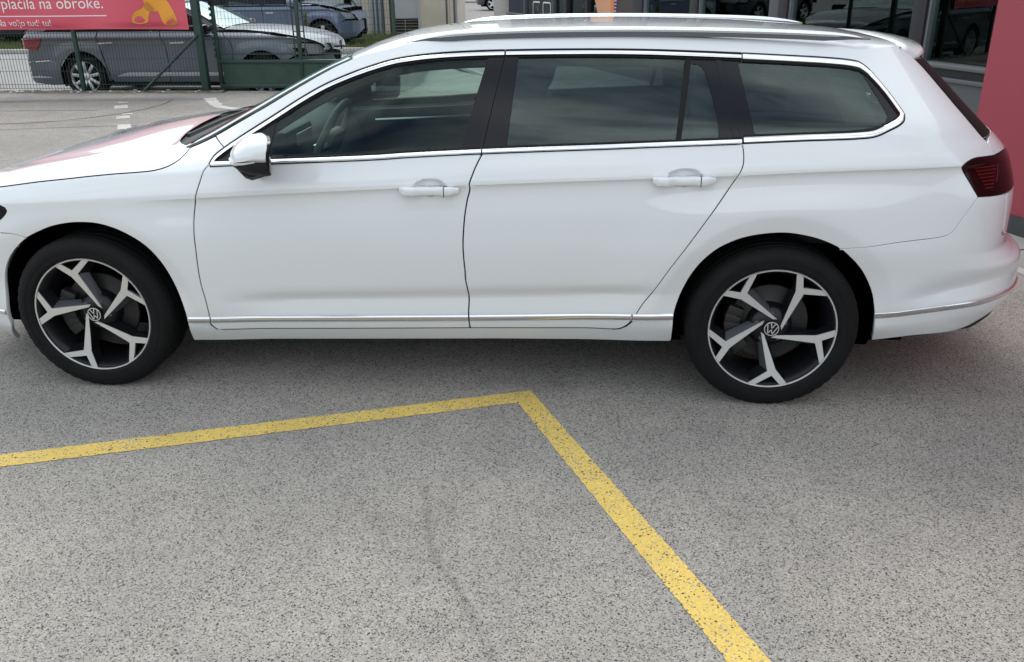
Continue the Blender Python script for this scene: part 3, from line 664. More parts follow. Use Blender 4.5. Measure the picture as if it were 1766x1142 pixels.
body_poly = (ws[kw:] + upper + up_rear + C['dpillar'][::-1] + C['tail_side'][::-1][1:] + C['bump_shut'][::-1][1:] + ra[k_ch:k_sh][::-1] +
             rdr[k_r:] + [q for q in bot_run if q[0] > xr][::-1] + top_run[kp:][::-1])
BS = both('body_side', sheet(body_poly, S_, N_, GRID, inset=.0026, flange=.03), WHITE)
# ---- front wing
fa = C['front_arch']
k_f = min(range(len(fa)), key=lambda i: math.hypot(fa[i][0] - CURVES['fbump_shut'][-1][0], fa[i][1] - CURVES['fbump_shut'][-1][1]))
dfr = C['door_front']
k_db = min(range(len(dfr)), key=lambda i: abs(dfr[i][1] - (zChrome(.5) - .028)))
k_fe = min(range(len(fa) // 2, len(fa)), key=lambda i: abs(fa[i][1] - (zChrome(.405) - .028)))
wing_poly = (C['shut_hood'] + [(-.5, .822), (-.62, .79)] + [(-.62, .74), (-.45, .725)] + C['headl'][::-1] [0:1] + C['headl'] [::-1] +
             [(-.33, .80), (-.36, .80), (-.36, .685)] + C['fbump_shut'] + fa[k_f:k_fe] + dfr[:k_db][::-1] + top_run[:kp] + [CURVES['pil_seam'][1], ws[kw]] + ws[:kw][::-1])
# simple clean wing outline (headlamp sits ahead of x = -0.30)
wing_poly = (C['shut_hood'] + [(-.40, .846), (-.40, .81), (-.33, .80)] + C['headl'] + [(-.33, .72), (-.40, .70), (-.40, .684)] + C['fbump_shut'] + fa[k_f:k_fe + 1] +
             dfr[:k_db][::-1] + top_run[:kp + 1] + ws[:kw + 1][::-1])
FW = both('front_wing', sheet(wing_poly, S_, N_, GRID, inset=.0036, flange=.03), WHITE)
# ---- sill
sb = CURVES['sill_bot']
db = lambda x: float(np.interp(x, [q[0] for q in CURVES['door_bottom']], [q[1] for q in CURVES['door_bottom']]))
sill_poly = (run_between(.40, 2.4056, lambda x: float(np.interp(x, [q[0] for q in sb], [q[1] for q in sb]))) + ra[1:k_ch + 1] +
             rdr[:k_r + 1][::-1] + run_between(2.1648, .5313, db)[1:] + dfr[k_db:][::-1][1:] + fa[k_fe:][::1])
SILL = both('sill_panel', sheet(sill_poly, S_, N_, GRID, inset=.002, off=-.007), WHITE)

# ---- bumpers
bs = C['bump_shut']; bb = C['bump_bot']
rb_poly = ra[k_sh:] + bb[1:] + [(3.57, .355), (3.64, .415), (3.72, .442), (T1, .445), (T1, .625), (3.9, .64), (3.72, .66), (3.62, .70), (3.6, .8575)] + C['tail_bot'][::-1] + bs[::-1][1:]
RB = put('rear_bumper', sheet(rb_poly, S_, N_, GRID, inset=.0030), WHITE, join=True)
put('rear_diffuser', sheet([(3.30, .285), (3.50, .30), (T1, .22), (T1, .445), (3.72, .442), (3.64, .415), (3.57, .355), (3.5052, .3258), (3.4583, .3091)], S_, N_, GRID, off=-.004), PLASTIC, RB, join=True)
bc = C['bchrome'] + [(3.60, .462), (3.70, .464), (T1, .462)]
fb_poly = fa[:k_f] + C['fbump_shut'][::-1] + [(-.40, .684), (-.6, .70), (F1, .70), (F1, .20), (-.6, .175)]
FB = put('front_bumper', sheet(fb_poly, S_, N_, GRID), WHITE, join=True)
hl = put('headlight', sheet(C['headl'] + [(-.33, .735), (-.40, .705), (-.70, .70), (-.80, .72), (-.62, .80), (-.40, .80)], S_, N_, GRID, off=-.003), BLACKP)
put('headlight', sheet(C['headl'] + [(-.33, .735), (-.40, .705), (-.70, .70), (-.80, .72), (-.62, .80), (-.40, .80)], S_, N_, GRID, off=-.003), BLACKP, mirror=True)
put('grille', sheet([(-.82, .60), (F1, .60), (F1, .74), (-.70, .74)], S_, N_, GRID, off=.004), BLACKP, join=True)

# ---- strips that follow the surface
def strip(curve, d0, d1, off, bulge=0.0, rows=4, S=Psurf, N=Pnorm, side_=1, tilt=0.0):
    """band running beside a surface curve between offsets d0..d1 (to its left), half-round when bulge > 0"""
    cv = clean(list(curve), .002); n = len(cv); L = []
    for i in range(n):
        a = np.array(cv[max(0, i - 1)]); b = np.array(cv[min(n - 1, i + 1)]); u = b - a; u /= max(1e-9, np.linalg.norm(u))
        L.append(np.array([-u[1], u[0]]) * side_)
    grid = []
    for r in range(-1, rows + 2):
        w = min(max(r / rows, 0), 1); d = d0 + (d1 - d0) * w
        h = off + tilt * w + bulge * (1 - (2 * w - 1) ** 2) ** .5 if 0 <= r <= rows else off - .012
        row = []
        for q, l in zip(cv, L):
            t, z = q[0] + l[0] * d, q[1] + l[1] * d
            row.append(S(t, z) + N(t, z) * h)
        grid.append(row)
    V, F = loft(grid)
    A = np.array(grid); cen = []
    Nn = []
    for r in range(len(grid)):
        for i in range(n):
            r0, r1 = max(r - 1, 0), min(r + 1, len(grid) - 1); i0, i1 = max(i - 1, 0), min(i + 1, n - 1)
            c = np.cross(A[r, i1] - A[r, i0], A[r1, i] - A[r0, i]); nb = N(*cv[i]); 
            c = c / max(1e-9, np.linalg.norm(c)); Nn.append(c if c @ nb > -.2 else -c)
    # orientation
    f = F[len(F) // 2]; a, b, c_ = [np.array(V[k]) for k in f[:3]]
    if np.cross(b - a, c_ - a) @ N(*cv[n // 2]) < 0: F = [q[::-1] for q in F]
    return V, F, Nn
both('door_seal', (lambda c_: strip(c_, -.0045, .0035, -.0045, 0, 2))(run_between(.535, 2.165, db)), SEAL, SILL)
for cn_, pr_ in (('door_front', FW), ('door_split_low', RD), ('rdoor_rear', BS), ('bump_shut', BS), ('shut_hood', FW), ('fbump_shut', FW)):
    both('gap_shade', strip(clean(C[cn_], .02), -.008, .008, -.0055, 0, 2), SEAL, pr_)  # black strip laid in the panel gaps, standing in for their shade
def cut(curve, a, b, ax=0):
    return part(curve, a, b)
def part(curve, a, b):
    """piece of a curve between two x values, ends interpolated"""
    lo_, hi_ = min(a, b), max(a, b); out = []
    for p_, q_ in zip(curve[:-1], curve[1:]):
        for k in range(8):
            u = k / 8; r_ = (p_[0] + (q_[0] - p_[0]) * u, p_[1] + (q_[1] - p_[1]) * u)
            if lo_ <= r_[0] <= hi_: out.append(r_)
    return clean(out, .004)
up_f = cut(top_run, .5, 1.7285); up_r = cut(top_run, 1.7325, 2.6195); 
rear_loop = part(top_run, 2.6235, 9) + part(bot_run, 2.6185, 9)
lo_r = part(bot_run, 1.6590, 2.6150); lo_f = part(bot_run, 0, 1.6550)
s_up = -1                                     # glass lies to the right of the curve as it is traced
def tri_band(cv, parents, black=.006, w=.0135, lean=.0):
    both('window_seal', strip(cv, -.001, black + .001, .000, 0, 2, side_=s_up), SEAL, parents)
    both('chrome_trim', strip(cv, black, black + w, .0015 + max(0, -lean), .0016, 6, side_=s_up, tilt=lean), CHROME, parents)
    both('window_seal', strip(cv, black + w - .001, black + w + .008, -.001, 0, 2, side_=s_up), SEAL, parents)
tri_band(up_f, FD, lean=.002); tri_band(up_r, RD, lean=.002); tri_band(rear_loop, BS, .003, .0185, lean=.0005); tri_band(lo_r, RD, .001, .0145, lean=-.005); tri_band(lo_f, FD, .001, .0145, lean=-.005)
# dark channel behind the glass edges
both('window_channel', strip(dlo_up, -.006, .040, -.030, 0, 3, side_=s_up), SEAL)

def quadpoly(l, r, dz=.0):
    """area of the glass band between two leaning lines (top,bottom) from belt to roof"""
    return [(l[1][0], zbot(l[1][0]) + .010), (r[1][0], zbot(r[1][0]) + .010), *[(x, ztop(x) - .014) for x in np.linspace(r[0][0], l[0][0], 40)]]
GG = [(t_, z_) for t_ in np.arange(.6, 3.3, .045) for z_ in np.arange(.97, 1.37, .04)]
L_ = {k: CURVES[k] for k in ('fglass_rear', 'rglass_front', 'rglass_rear', 'div_r', 'rdoor_win_l', 'rdoor_win_r', 'sail')}
bp = [CURVES['bpil'][0], CURVES['bpil'][-1]]
sl = L_['sail']
fg_poly = [(sl[1][0], zbot(sl[1][0]) + .010)] + run_between(sl[1][0], L_['fglass_rear'][1][0], zbot, d=.010)[1:] + [L_['fglass_rear'][0]] + [(x, ztop(x) - .012) for x in np.linspace(L_['fglass_rear'][0][0], sl[0][0], 50)]
both('side_window', sheet(fg_poly, S_, N_, GG, inset=-.004, off=-.006, flange=0), G_FRONT, FD)
both('side_window', sheet(quadpoly(L_['rglass_front'], L_['rglass_rear']), S_, N_, GG, inset=-.003, off=-.006, flange=0), G_REAR, RD)
both('quarter_window', sheet(quadpoly(L_['div_r'], L_['rdoor_win_l']), S_, N_, GG, inset=-.003, off=-.006, flange=0), G_REAR, RD)
both('pillar_cover', sheet(quadpoly(L_['fglass_rear'], bp), S_, N_, GG, inset=.002, off=-.001, flange=.012), BLACKP, FD)
both('pillar_cover', sheet(quadpoly(bp, L_['rglass_front']), S_, N_, GG, inset=.002, off=-.001, flange=.012), BLACKP, RD)
both('window_divider', sheet(quadpoly(L_['rglass_rear'], L_['div_r']), S_, N_, GG, inset=.001, off=-.001, flange=.012), SEAL, RD)
both('door_frame_edge', sheet(quadpoly(L_['rdoor_win_l'], L_['rdoor_win_r']), S_, N_, GG, inset=.0012, off=-.002, flange=.012), BLACKP, RD)
sail_poly = [(.612, .9655)] + run_between(.63, sl[1][0], zbot, d=.008) + [(sl[1][0], 1.005), sl[0]] + [(x, ztop(x) - .016) for x in np.linspace(sl[0][0], .63, 24)]
both('mirror_sail', sheet(sail_poly, S_, N_, GG, inset=.001, off=-.003, flange=.01), PLASTIC, FD)
# ceramic frit behind the quarter window and the cargo window
ql = CURVES['ql_frit']
both('window_frit', sheet(catmull(ql) + [(L_['rdoor_win_l'][1][0], 1.061), (L_['rdoor_win_l'][0][0], ztop(2.52) - .014), (L_['div_r'][0][0], ztop(2.43) - .014)], S_, N_, [], inset=0, off=-.0045, flange=0), BLACKP, RD)
cw_out = [(L_['rdoor_win_r'][1][0], zbot(L_['rdoor_win_r'][1][0]) + .011), (L_['rdoor_win_r'][0][0], ztop(2.5432) - .014)]
rl = [q for q in rear_loop if q[0] > 2.63]
rl_in = []
for i in range(len(rl)):
    a = np.array(rl[max(0, i - 1)]); b = np.array(rl[min(len(rl) - 1, i + 1)]); u = (b - a) / max(1e-9, np.linalg.norm(b - a))
    rl_in.append((rl[i][0] + u[1] * .020, rl[i][1] - u[0] * .020))
cw_poly = cw_out + rl_in
both('cargo_window', sheet(cw_poly, S_, N_, GG, inset=-.002, off=-.006, flange=0), G_REAR, BS)
def resample(p_, n):
    p_ = np.array(p_ + [p_[0]]); d = np.r_[0, np.cumsum(np.linalg.norm(np.diff(p_, axis=0), axis=1))]
    s = np.linspace(0, d[-1], n, endpoint=False); return np.c_[np.interp(s, d, p_[:, 0]), np.interp(s, d, p_[:, 1])]
fr_in = CURVES['cargo_frit']
o1 = catmull([cw_poly[0], cw_poly[1]]) + list(densify(cw_poly[1:], .02, closed=False))[1:]
i1 = catmull([fr_in[-1], fr_in[0]]) + catmull(fr_in)[1:]
nF = 160; ro, ri = resample(o1, nF), resample(i1, nF)
# match by angle round the middle of the window
cen = ri.mean(0); ang = lambda A: np.arctan2((A - cen)[:, 1] * 2.2, (A - cen)[:, 0])
AA = np.linspace(-math.pi, math.pi, nF, endpoint=False)
def polar(A):
    a = ang(A); k = np.argsort(a); a, B = a[k], A[k]; a = np.r_[a - 2 * math.pi, a, a + 2 * math.pi]; B = np.r_[B, B, B]
    return np.c_[np.interp(AA, a, B[:, 0]), np.interp(AA, a, B[:, 1])]
po, pi_ = polar(resample(o1, 600)), polar(resample(i1, 600))
Vf = [P3(*q, -.0045) for q in po] + [P3(*q, -.0045) for q in pi_]; Nf = [Pnorm(*q) for q in po] + [Pnorm(*q) for q in pi_]
both('window_frit', (Vf, [(k, (k + 1) % nF, nF + (k + 1) % nF, nF + k) for k in range(nF)], Nf), BLACKP, BS)

# ---- lower chrome strips
chr_c = lambda a, b: [(x, zChrome(x) - .014) for x in np.linspace(a, b, max(6, int((b - a) / .03)))]
def chrome_lower(a, b, par): both('chrome_trim', strip(chr_c(a, b), -.0145, .0145, .001, .0075, 8), CHROME, par)
chrome_lower(.412, .505, FW); chrome_lower(.512, 1.5865, FD); chrome_lower(1.5925, 2.238, RD); chrome_lower(2.247, 2.402, BS)
put('chrome_trim', strip(clean(catmull(bc), .01), -.025, .001, .0008, .0012, 8, tilt=.006), CHROME, RB, join=True)
fbc = [(t_, .318 - .03 * (t_ + .37)) for t_ in np.linspace(F1 + .05, -.372, 24)]
put('chrome_trim', strip(fbc, -.012, .012, .001, .005, 6), CHROME, FB, join=True)

# ---- tail lights
tl = C['tail_side'][::-1] + C['tail_bot'][1:] + [(3.70, .862), (3.80, .872), (3.85, .90), (3.83, .96), (3.74, .992), (3.66, .995)]
tl = C['tail_side'] + [(3.66, .995), (3.74, .992), (3.83, .96), (3.85, .90), (3.80, .872), (3.70, .862)] + C['tail_bot'][::-1][:-1]
TL = both('tail_light', sheet(tl, S_, N_, GRID, inset=.002, off=.001), LAMP_DK)
for k in range(7):
    f_ = k / 6; zz = .962 - .073 * f_; a_, b_ = 3.432 + .047 * f_, 3.548 - .03 * f_
    both('light_bar', strip([(t_, zz) for t_ in np.linspace(a_, b_, 9)], -.0024, .0024, .0022, .001, 2), LAMP_RED, TL)
both('light_bar', strip([(3.565, .966), (3.553, .93), (3.540, .905)], -.002, .002, .0022, .001, 2), LAMP_RED, TL)
# ---- tailgate
tg = [(3.5811, .9954)] + C['dpillar'][:10] 
tg_poly = [(3.585, .998), (3.583, 1.038), (3.63, 1.05), (3.7, 1.052), (T1, 1.05), (T1, .632), (3.9, .647), (3.74, .667), (3.64, .705), (3.615, .855), (3.70, .857), (3.80, .867), (3.856, .897), (3.837, .965), (3.745, .998)]
TG = put('tailgate', sheet(tg_poly, S_, N_, GRID, inset=.002), WHITE, join=True)
rg = [(q[0] + .006, q[1]) for q in C['dpillar'] if 1.045 < q[1] < 1.315]
put('rear_window', sheet(rg + [(3.6, 1.325), (T1, 1.325), (T1, 1.052), (3.7, 1.054), (3.63, 1.052)], S_, N_, GRID, inset=.001, off=-.002), G_BACK, TG, join=True)
put('rear_window_frame', sheet(rg + [(3.52, 1.32), (3.72, 1.31), (3.74, 1.10), (3.74, 1.054)], S_, N_, GRID, inset=.001, off=.0015), SEAL, TG)
put('rear_window_frame', sheet(rg + [(3.52, 1.32), (3.72, 1.31), (3.74, 1.10), (3.74, 1.054)], S_, N_, GRID, inset=.001, off=.0015), SEAL, TG, mirror=True)

# ---- bonnet
def bez(a, b, c, d, n):
    return [a * (1 - t) ** 3 + 3 * b * t * (1 - t) ** 2 + 3 * c * t * t * (1 - t) + d * t ** 3 for t in np.linspace(0, 1, n)]
hood_edge = [P3(t, z) for t, z in C['shut_hood']] + [P3(t, zShoulder(Psurf(t, .85)[0]) + .000) for t in np.linspace(-.36, -.66, 14)]
hx0, hx1 = hood_edge[0][0], hood_edge[-1][0]
def hoodC(u):      # centre line of the bonnet, u 0 rear .. 1 front
    x = .30 + (-.86 - .30) * u
    return np.array([x, 0, hermite(x, [-.90, -.80, -.58, -.20, .05, .30], [.69, .750, .850, .938, .985, 1.018])])
rows = []
ne = len(hood_edge)
for i, E_ in enumerate(hood_edge):
    t_, z_ = (C['shut_hood'] + [(t, zShoulder(Psurf(t, .85)[0])) for t in np.linspace(-.36, -.66, 14)])[i]
    u = min(1, max(0, (hx0 - E_[0]) / (hx0 - hx1))); u = u ** 1.0
    Cc = hoodC(u); n = Pnorm(t_, z_); up = np.cross(n, [1, 0, 0]); up = up if up[2] > 0 else -up; up /= np.linalg.norm(up)
    up = up * .6 + np.array([0, .8, .25]) * .4; up /= np.linalg.norm(up)
    E2 = E_ + np.array([0, .002, .001])
    w = abs(E_[1])
    K1 = E2 + up * min(.10, w * .3) + (Cc - E_) * np.array([.12, 0, 0]); K2 = Cc + np.array([0, -w * .55, -.008])
    rows.append(bez(E2, K1, K2, Cc, 22))
rows = [[p_ + np.array([0, 0, -.003 * math.exp(-((p_[1] + .56) / .06) ** 2)]) for p_ in r_] for r_ in rows]
RE_ = [rows[0][0], np.array([.372, -.64, 1.004]), np.array([.318, -.47, 1.010]), np.array([.298, -.25, 1.022]), np.array([.295, 0, 1.030])]
RE_ = [np.array(q) for q in catmull(RE_, .02)]
def on_re(y): a = np.array(RE_); return np.array([np.interp(y, a[:, 1], a[:, c]) for c in range(3)])
row0 = rows[0]; dis = [on_re(p_[1]) - p_ for p_ in row0]
for i, r_ in enumerate(rows):
    k = max(0.0, 1 - (hx0 - hood_edge[i][0]) / .55) ** 2 if i else 1.0
    rows[i] = [p_ + d_ * k for p_, d_ in zip(r_, dis)]
full = [r_ + [p_ * np.array([1, -1, 1]) for p_ in r_[::-1][1:]] for r_ in rows]
V, F = loft(full)
BON = onto(mesh_obj('bonnet', V, [f[::-1] for f in F], WHITE, smooth=True))
# ---- windscreen
we = [P3(t, z, -.002) for t, z in C['ws_edge']]
rows = []
for i, E_ in enumerate(we):
    u = i / (len(we) - 1)
    Cc = np.array([.395 + (1.03 - .395) * u, 0, 1.0 + (1.332 - 1.0) * u ** .93])
    w = abs(E_[1])
    K1 = E_ + np.array([-.12 * (1 - .35 * u), .05, -.01]); K2 = Cc + np.array([0, -w * .6, 0])
    rows.append(bez(E_, K1, K2, Cc, 24))
full = [r_ + [p_ * np.array([1, -1, 1]) for p_ in r_[::-1][1:]] for r_ in rows]
V, F = loft(full); WS = onto(mesh_obj('windscreen', V, F, G_WIND, smooth=True))
# black edge band of the screen, hugging it from inside, and the cowl with wipers at its foot
band = [[p_ + np.array([-.0025, -.0015, .0015]) for p_ in r_[:3]] for r_ in rows]
V, F = loft(band); o = mesh_obj('screen_edge', V, F, SEAL, smooth=True); o.parent = WS
V, F = loft([[p_ * np.array([1, -1, 1]) for p_ in r_] for r_ in band]); o = mesh_obj('screen_edge', V, F, SEAL, smooth=True); o.parent = WS
topb = [[p_ + np.array([.004, 0, -.006]) for p_ in r_] for r_ in full[-8:]]
V, F = loft(topb); o = mesh_obj('screen_header', V, F, BLACKP, smooth=True); o.parent = WS
cowl = []
base_w = full[0]; hood_r = None
hr = [r_ for r_ in [rows]][0]
hrow = BON.data.vertices
ncol = 43
H0 = [np.array(hrow[k].co) for k in range(ncol)]
def alongy(row, y): 
    a = np.array(row); k = np.argsort(a[:, 1]); return np.array([np.interp(y, a[k, 1], a[k, c]) for c in range(3)])
cr_ = []
for y in np.linspace(-.755, .755, 41):
    a, b = alongy(H0, y), alongy(full[2], y)
    dz = -.022
    cr_.append([a + [-.004, 0, -.012], a + [.02, 0, dz], (a + b) / 2 + [0, 0, dz * .9], b + [0, 0, -.004]])
V, F = loft(cr_); onto(mesh_obj('cowl', V, [f[::-1] for f in F], PLASTIC, smooth=True))
for y0, y1, x0 in ((-.60, .02, .02), (-.05, .50, .02)):
    a = alongy(full[4], y0); b = alongy(full[18], y1) if False else alongy(full[9], y1)
    pts = [alongy(full[2], y0) + [-.02, 0, .018], alongy(full[3], (y0 + y1) / 2) + [-.012, 0, .02], alongy(full[7], y1) + [-.008, 0, .012]]
    w_ = tube('wiper', pts, [.009, .008, .005], PLASTIC, seg=6); onto(w_)
# ---- roof
def roofC(x): return hermite(x, [.95, 1.03, 1.16, 1.3, 1.7, 2.1, 2.6, 3.0, 3.3], [1.31, 1.334, 1.379, 1.411, 1.440, 1.447, 1.437, 1.410, 1.372])
rows = []
edge_r = [ws[-1]] + upper + up_rear
for i, (t_, z_) in enumerate(edge_r):
    E_ = P3(t_, z_ - .006, -.0012); x = E_[0]; f_ = i / (len(edge_r) - 1)
    xc = max(1.03, x - .10 * (1 - sstep(0, .35, f_))) + .0 * f_
    Cc = np.array([xc, 0, roofC(xc)]); w = abs(E_[1])
    n = Pnorm(t_, z_); up = np.cross(n, [1, 0, 0]); up = up if up[2] > 0 else -up; up /= np.linalg.norm(up)
    K1 = E_ + up * max(.004, min(.05, (Cc[2] - E_[2]) / max(.15, up[2]) * .8)); K2 = np.array([Cc[0], -w * .55, Cc[2] - .002])
    K1[0] += (Cc[0] - E_[0]) * .2
    rows.append(bez(E_, K1, K2, Cc, 22))
full_r = [r_ + [p_ * np.array([1, -1, 1]) for p_ in r_[::-1][1:]] for r_ in rows]
V, F = loft(full_r); ROOF = onto(mesh_obj('roof', V, F, WHITE, smooth=True))
hd = [[p_ + np.array([0, 0, -.028]) for p_ in r_[2:-2]] for r_ in full_r[1:]]
V, F = loft(hd); o = mesh_obj('headliner', V, [f[::-1] for f in F], INT_L, smooth=True); o.parent = ROOF
# ---- spoiler
back = full_r[-1]
sp_top, sp_bot = [], []
ys = np.linspace(-.60, .60, 49)
srows = []
for y in ys:
    a = alongy(back, max(min(y, .585), -.585)); f_ = min(1, (abs(y) / .60)) 
    ext = .155 * (1 - f_ ** 6) ** .5 if f_ < 1 else 0
    te = a + np.array([ext, 0, -.012 - .035 * f_ ** 3]); te[1] = y * (1 - .06 * f_ ** 4)
    a = a + np.array([.004, 0, -.0005]); a[1] = y * .985
    lo = np.array([a[0] + .02, a[1], a[2] - .055])
    m_ = (a + te) / 2 + np.array([0, 0, .006 * (1 - f_ ** 4)])
    srows.append([a + [-.001, 0, -.02], a, m_, te + [-.012, 0, .003], te + [0, 0, -.006], te + [-.012, 0, -.016], lo])
V, F = loft(srows); o = onto(mesh_obj('roof_spoiler', V, F, WHITE, smooth=True))
# ---- roof rails
RAILM = mat('rail_satin_aluminium', (.78, .79, .80), rough=.22, metal=.9)
RAILD = mat('rail_foot_grey', (.13, .14, .155), rough=.35, metal=.4)
rail_px = [(1.335, 1.392), (1.42, 1.410), (1.52, 1.4235), (1.75, 1.4340), (2.0, 1.4375), (2.23, 1.4375), (2.55, 1.4315), (2.88, 1.419), (3.02, 1.408), (3.10, 1.396)]
def rail(sgn):
    cv = catmull(rail_px, .03); rows_ = []; rows2 = []
    n = len(cv)
    for i, (x, z) in enumerate(cv):
        e = min(i, n - 1 - i); k = min(1, (e / 5)) ** .6; yb = -.612 + .03 * (1 - k)
        w_, h_ = .017 * (.35 + .65 * k), .011 * (.3 + .7 * k)
        rows_.append([np.array([x, sgn * -(yb + w_ * math.cos(a) * 1.0) * -1, z - .004 + h_ * math.sin(a)]) for a in np.linspace(0, 2 * math.pi, 13)])
        zb_ = roofC(x) - .052
        rows2.append([np.array([x, sgn * (yb - .013), z - .006]), np.array([x, sgn * (yb - .012), z - .027 * k]), np.array([x, sgn * (yb + .012), z - .027 * k]), np.array([x, sgn * (yb + .012), z - .006])])
    V, F = loft(rows_); o = onto(mesh_obj('roof_rail', V, F if sgn < 0 else F, RAILM, smooth=True))
    bm = bmesh.new(); bm.from_mesh(o.data); bmesh.ops.remove_doubles(bm, verts=bm.verts[:], dist=1e-5); bmesh.ops.recalc_face_normals(bm, faces=bm.faces[:]); bm.to_mesh(o.data); bm.free()
    V, F = loft(rows2); f2 = mesh_obj('rail_foot', V, F, RAILD); f2.parent = o
rail(1); rail(-1)
# ---- door handles
def handle(hx, hz, parent, mir):
    cv = [(hx - .118, hz + .004), (hx - .10, hz + .0), (hx - .05, hz), (hx, hz), (hx + .05, hz + .002), (hx + .08, hz + .003), (hx + .112, hz + .006)]
    ht = [.009, .0168, .0172, .0160, .0172, .0168, .009]; off = [.012, .026, .034, .037, .034, .028, .012]
    rows_ = []
    tt = np.linspace(0, 1, 34)
    for u in tt:
        k = u * 6; x = np.interp(k, range(7), [q[0] for q in cv]); z = np.interp(k, range(7), [q[1] for q in cv]); h = np.interp(k, range(7), ht); of = np.interp(k, range(7), off)
        c0 = P3(x, zCrease(x) + .012, 0); slope = (z - hz)
        base = np.array([c0[0], c0[1], z]); 
        r_ = []
        for a in np.linspace(0, 2 * math.pi, 17):
            ca, sa = math.cos(a), math.sin(a)
            yy = -of * .5 - .5 * of * (abs(ca) ** .55) * (1 if ca > 0 else -1); zz = h * (abs(sa) ** .55) * (1 if sa > 0 else -1)
            r_.append(base + np.array([0, yy, zz]))
        rows_.append(r_)
    V, F = loft(rows_)
    if mir: V = [v * np.array([1, -1, 1]) for v in V]
    o = mesh_obj('door_handle', V, F, WHITE, smooth=True); o.parent = parent
    bm = bmesh.new(); bm.from_mesh(o.data); bmesh.ops.remove_doubles(bm, verts=bm.verts[:], dist=1e-5); bmesh.ops.recalc_face_normals(bm, faces=bm.faces[:]); bm.to_mesh(o.data); bm.free()
def handle_split(hx, hz, parent, sg):
    c0 = P3(hx + .056, zCrease(hx) + .012, 0); o = box('handle_split', (c0[0] - .0012, c0[0] + .0012, -.0365, 0, -.0172, .0172), SEAL); o.location = (0, 0, 0)
    for v in o.data.vertices: v.co.y = (v.co.y + c0[1]) * sg; v.co.z += hz + .0025
    o.parent = parent
for (hx, hz), DD in zip(HANDLES, (FD, RD)):
    handle_split(hx, hz, DD[0], 1); handle_split(hx, hz, DD[1], -1)
    handle(hx, hz, DD[0], False); handle(hx, hz, DD[1], True)
# ---- door mirrors
def ring_solid(name, secs, m, parent, mir):
    rows_ = [list(s_) + [s_[0]] for s_ in secs]; V, F = loft(rows_)
    k = len(rows_[0]); F.append(tuple(range(k - 1))); F.append(tuple((len(rows_) - 1) * k + i for i in range(k - 1))[::-1])
    if mir: V = [np.array(v) * np.array([1, -1, 1]) for v in V]
    bm = bmesh.new(); vv = [bm.verts.new(tuple(v)) for v in V]
    for f in F:
        try: bm.faces.new([vv[i] for i in f])
        except Exception: pass
    bmesh.ops.remove_doubles(bm, verts=bm.verts[:], dist=1e-4)
    o = bm_obj(name, bm, m, None, smooth=True, angle=38)
    if parent is None: onto(o)
    else: o.parent = parent
    return o
def TILT(y): return (abs(y) - 1.02) * .42
def mirror(mir, parent):
    # sections along y from the door outwards; outline in (x,z): rounded nose forward, straight glass edge behind
    def sec(y, sc, zo=0.0, cap=True):
        top = [(.872, 1.012), (.884, 1.098), (.845, 1.100), (.800, 1.088), (.762, 1.062), (.742, 1.036), (.736, 1.012)]
        top = catmull(top, .012)
        cx, cz = .865, 1.045
        return [np.array([cx + (x - cx) * sc + TILT(y), y, cz + (z - cz) * sc + zo]) for x, z in top]
    yy = [-.915, -.925, -.96, -1.02, -1.075, -1.11, -1.13, -1.138]; ss = [.62, .80, .93, 1.0, .97, .86, .62, .30]
    o = ring_solid('door_mirror', [sec(y, s_) for y, s_ in zip(yy, ss)], WHITE, parent, mir)
    def sec2(y, sc):
        lo = [(.872, 1.0105), (.736, 1.0105), (.742, .994), (.765, .975), (.80, .963), (.868, .958), (.888, .962), (.892, 1.098), (.886, 1.100), (.874, 1.012)]
        lo = [(.876, 1.0105), (.736, 1.0105), (.742, .994), (.765, .977), (.80, .966), (.868, .958), (.884, .962)]
        cx, cz = .865, 1.030
        return [np.array([cx + (x - cx) * sc + TILT(y), y, cz + (z - cz) * sc]) for x, z in densify(lo, .03)]
    ring_solid('mirror_base', [sec2(y, s_) for y, s_ in zip(yy, ss)], PLASTIC, o, mir)
    def sec4(y, sc):
        lo = [(.874, 1.003), (.884, 1.003), (.898, 1.092), (.886, 1.094)]
        lo = [(.872, .960), (.886, .962), (.897, 1.094), (.884, 1.096)]
        cx, cz = .865, 1.040
        return [np.array([cx + (x - cx) * sc + TILT(y), y, cz + (z - cz) * sc]) for x, z in densify(lo, .03)]
    ring_solid('mirror_frame', [sec4(y, s_ * 1.01) for y, s_ in zip(yy, ss)], BLACKP, o, mir)
    def sec3(y, sc):
        lo = [(.872, 1.0135), (.7335, 1.0135), (.7345, 1.002), (.872, 1.000)]
        cx, cz = .865, 1.030
        return [np.array([cx + (x - cx) * sc + TILT(y), y, cz + (z - cz) * sc]) for x, z in densify(lo, .02)]
    ring_solid('turn_signal', [sec3(y, s_ * 1.012) for y, s_ in zip(yy, ss)], CLEAR, o, mir)
    ft = [[np.array([x, y, z]) for x, z in ((.755 + d, .972), (.835 + d, .97), (.828 + d, .930 + e), (.80 + d, .922 + e), (.775 + d, .930 + e))] for y, d, e in ((-.86, .0, .0), (-.94, .0, 0), (-.99, .0, .004), (-1.02, .005, .02))]
    ring_solid('mirror_foot', ft, PLASTIC, o, mir)
mirror(False, FD[0]); mirror(True, FD[1])

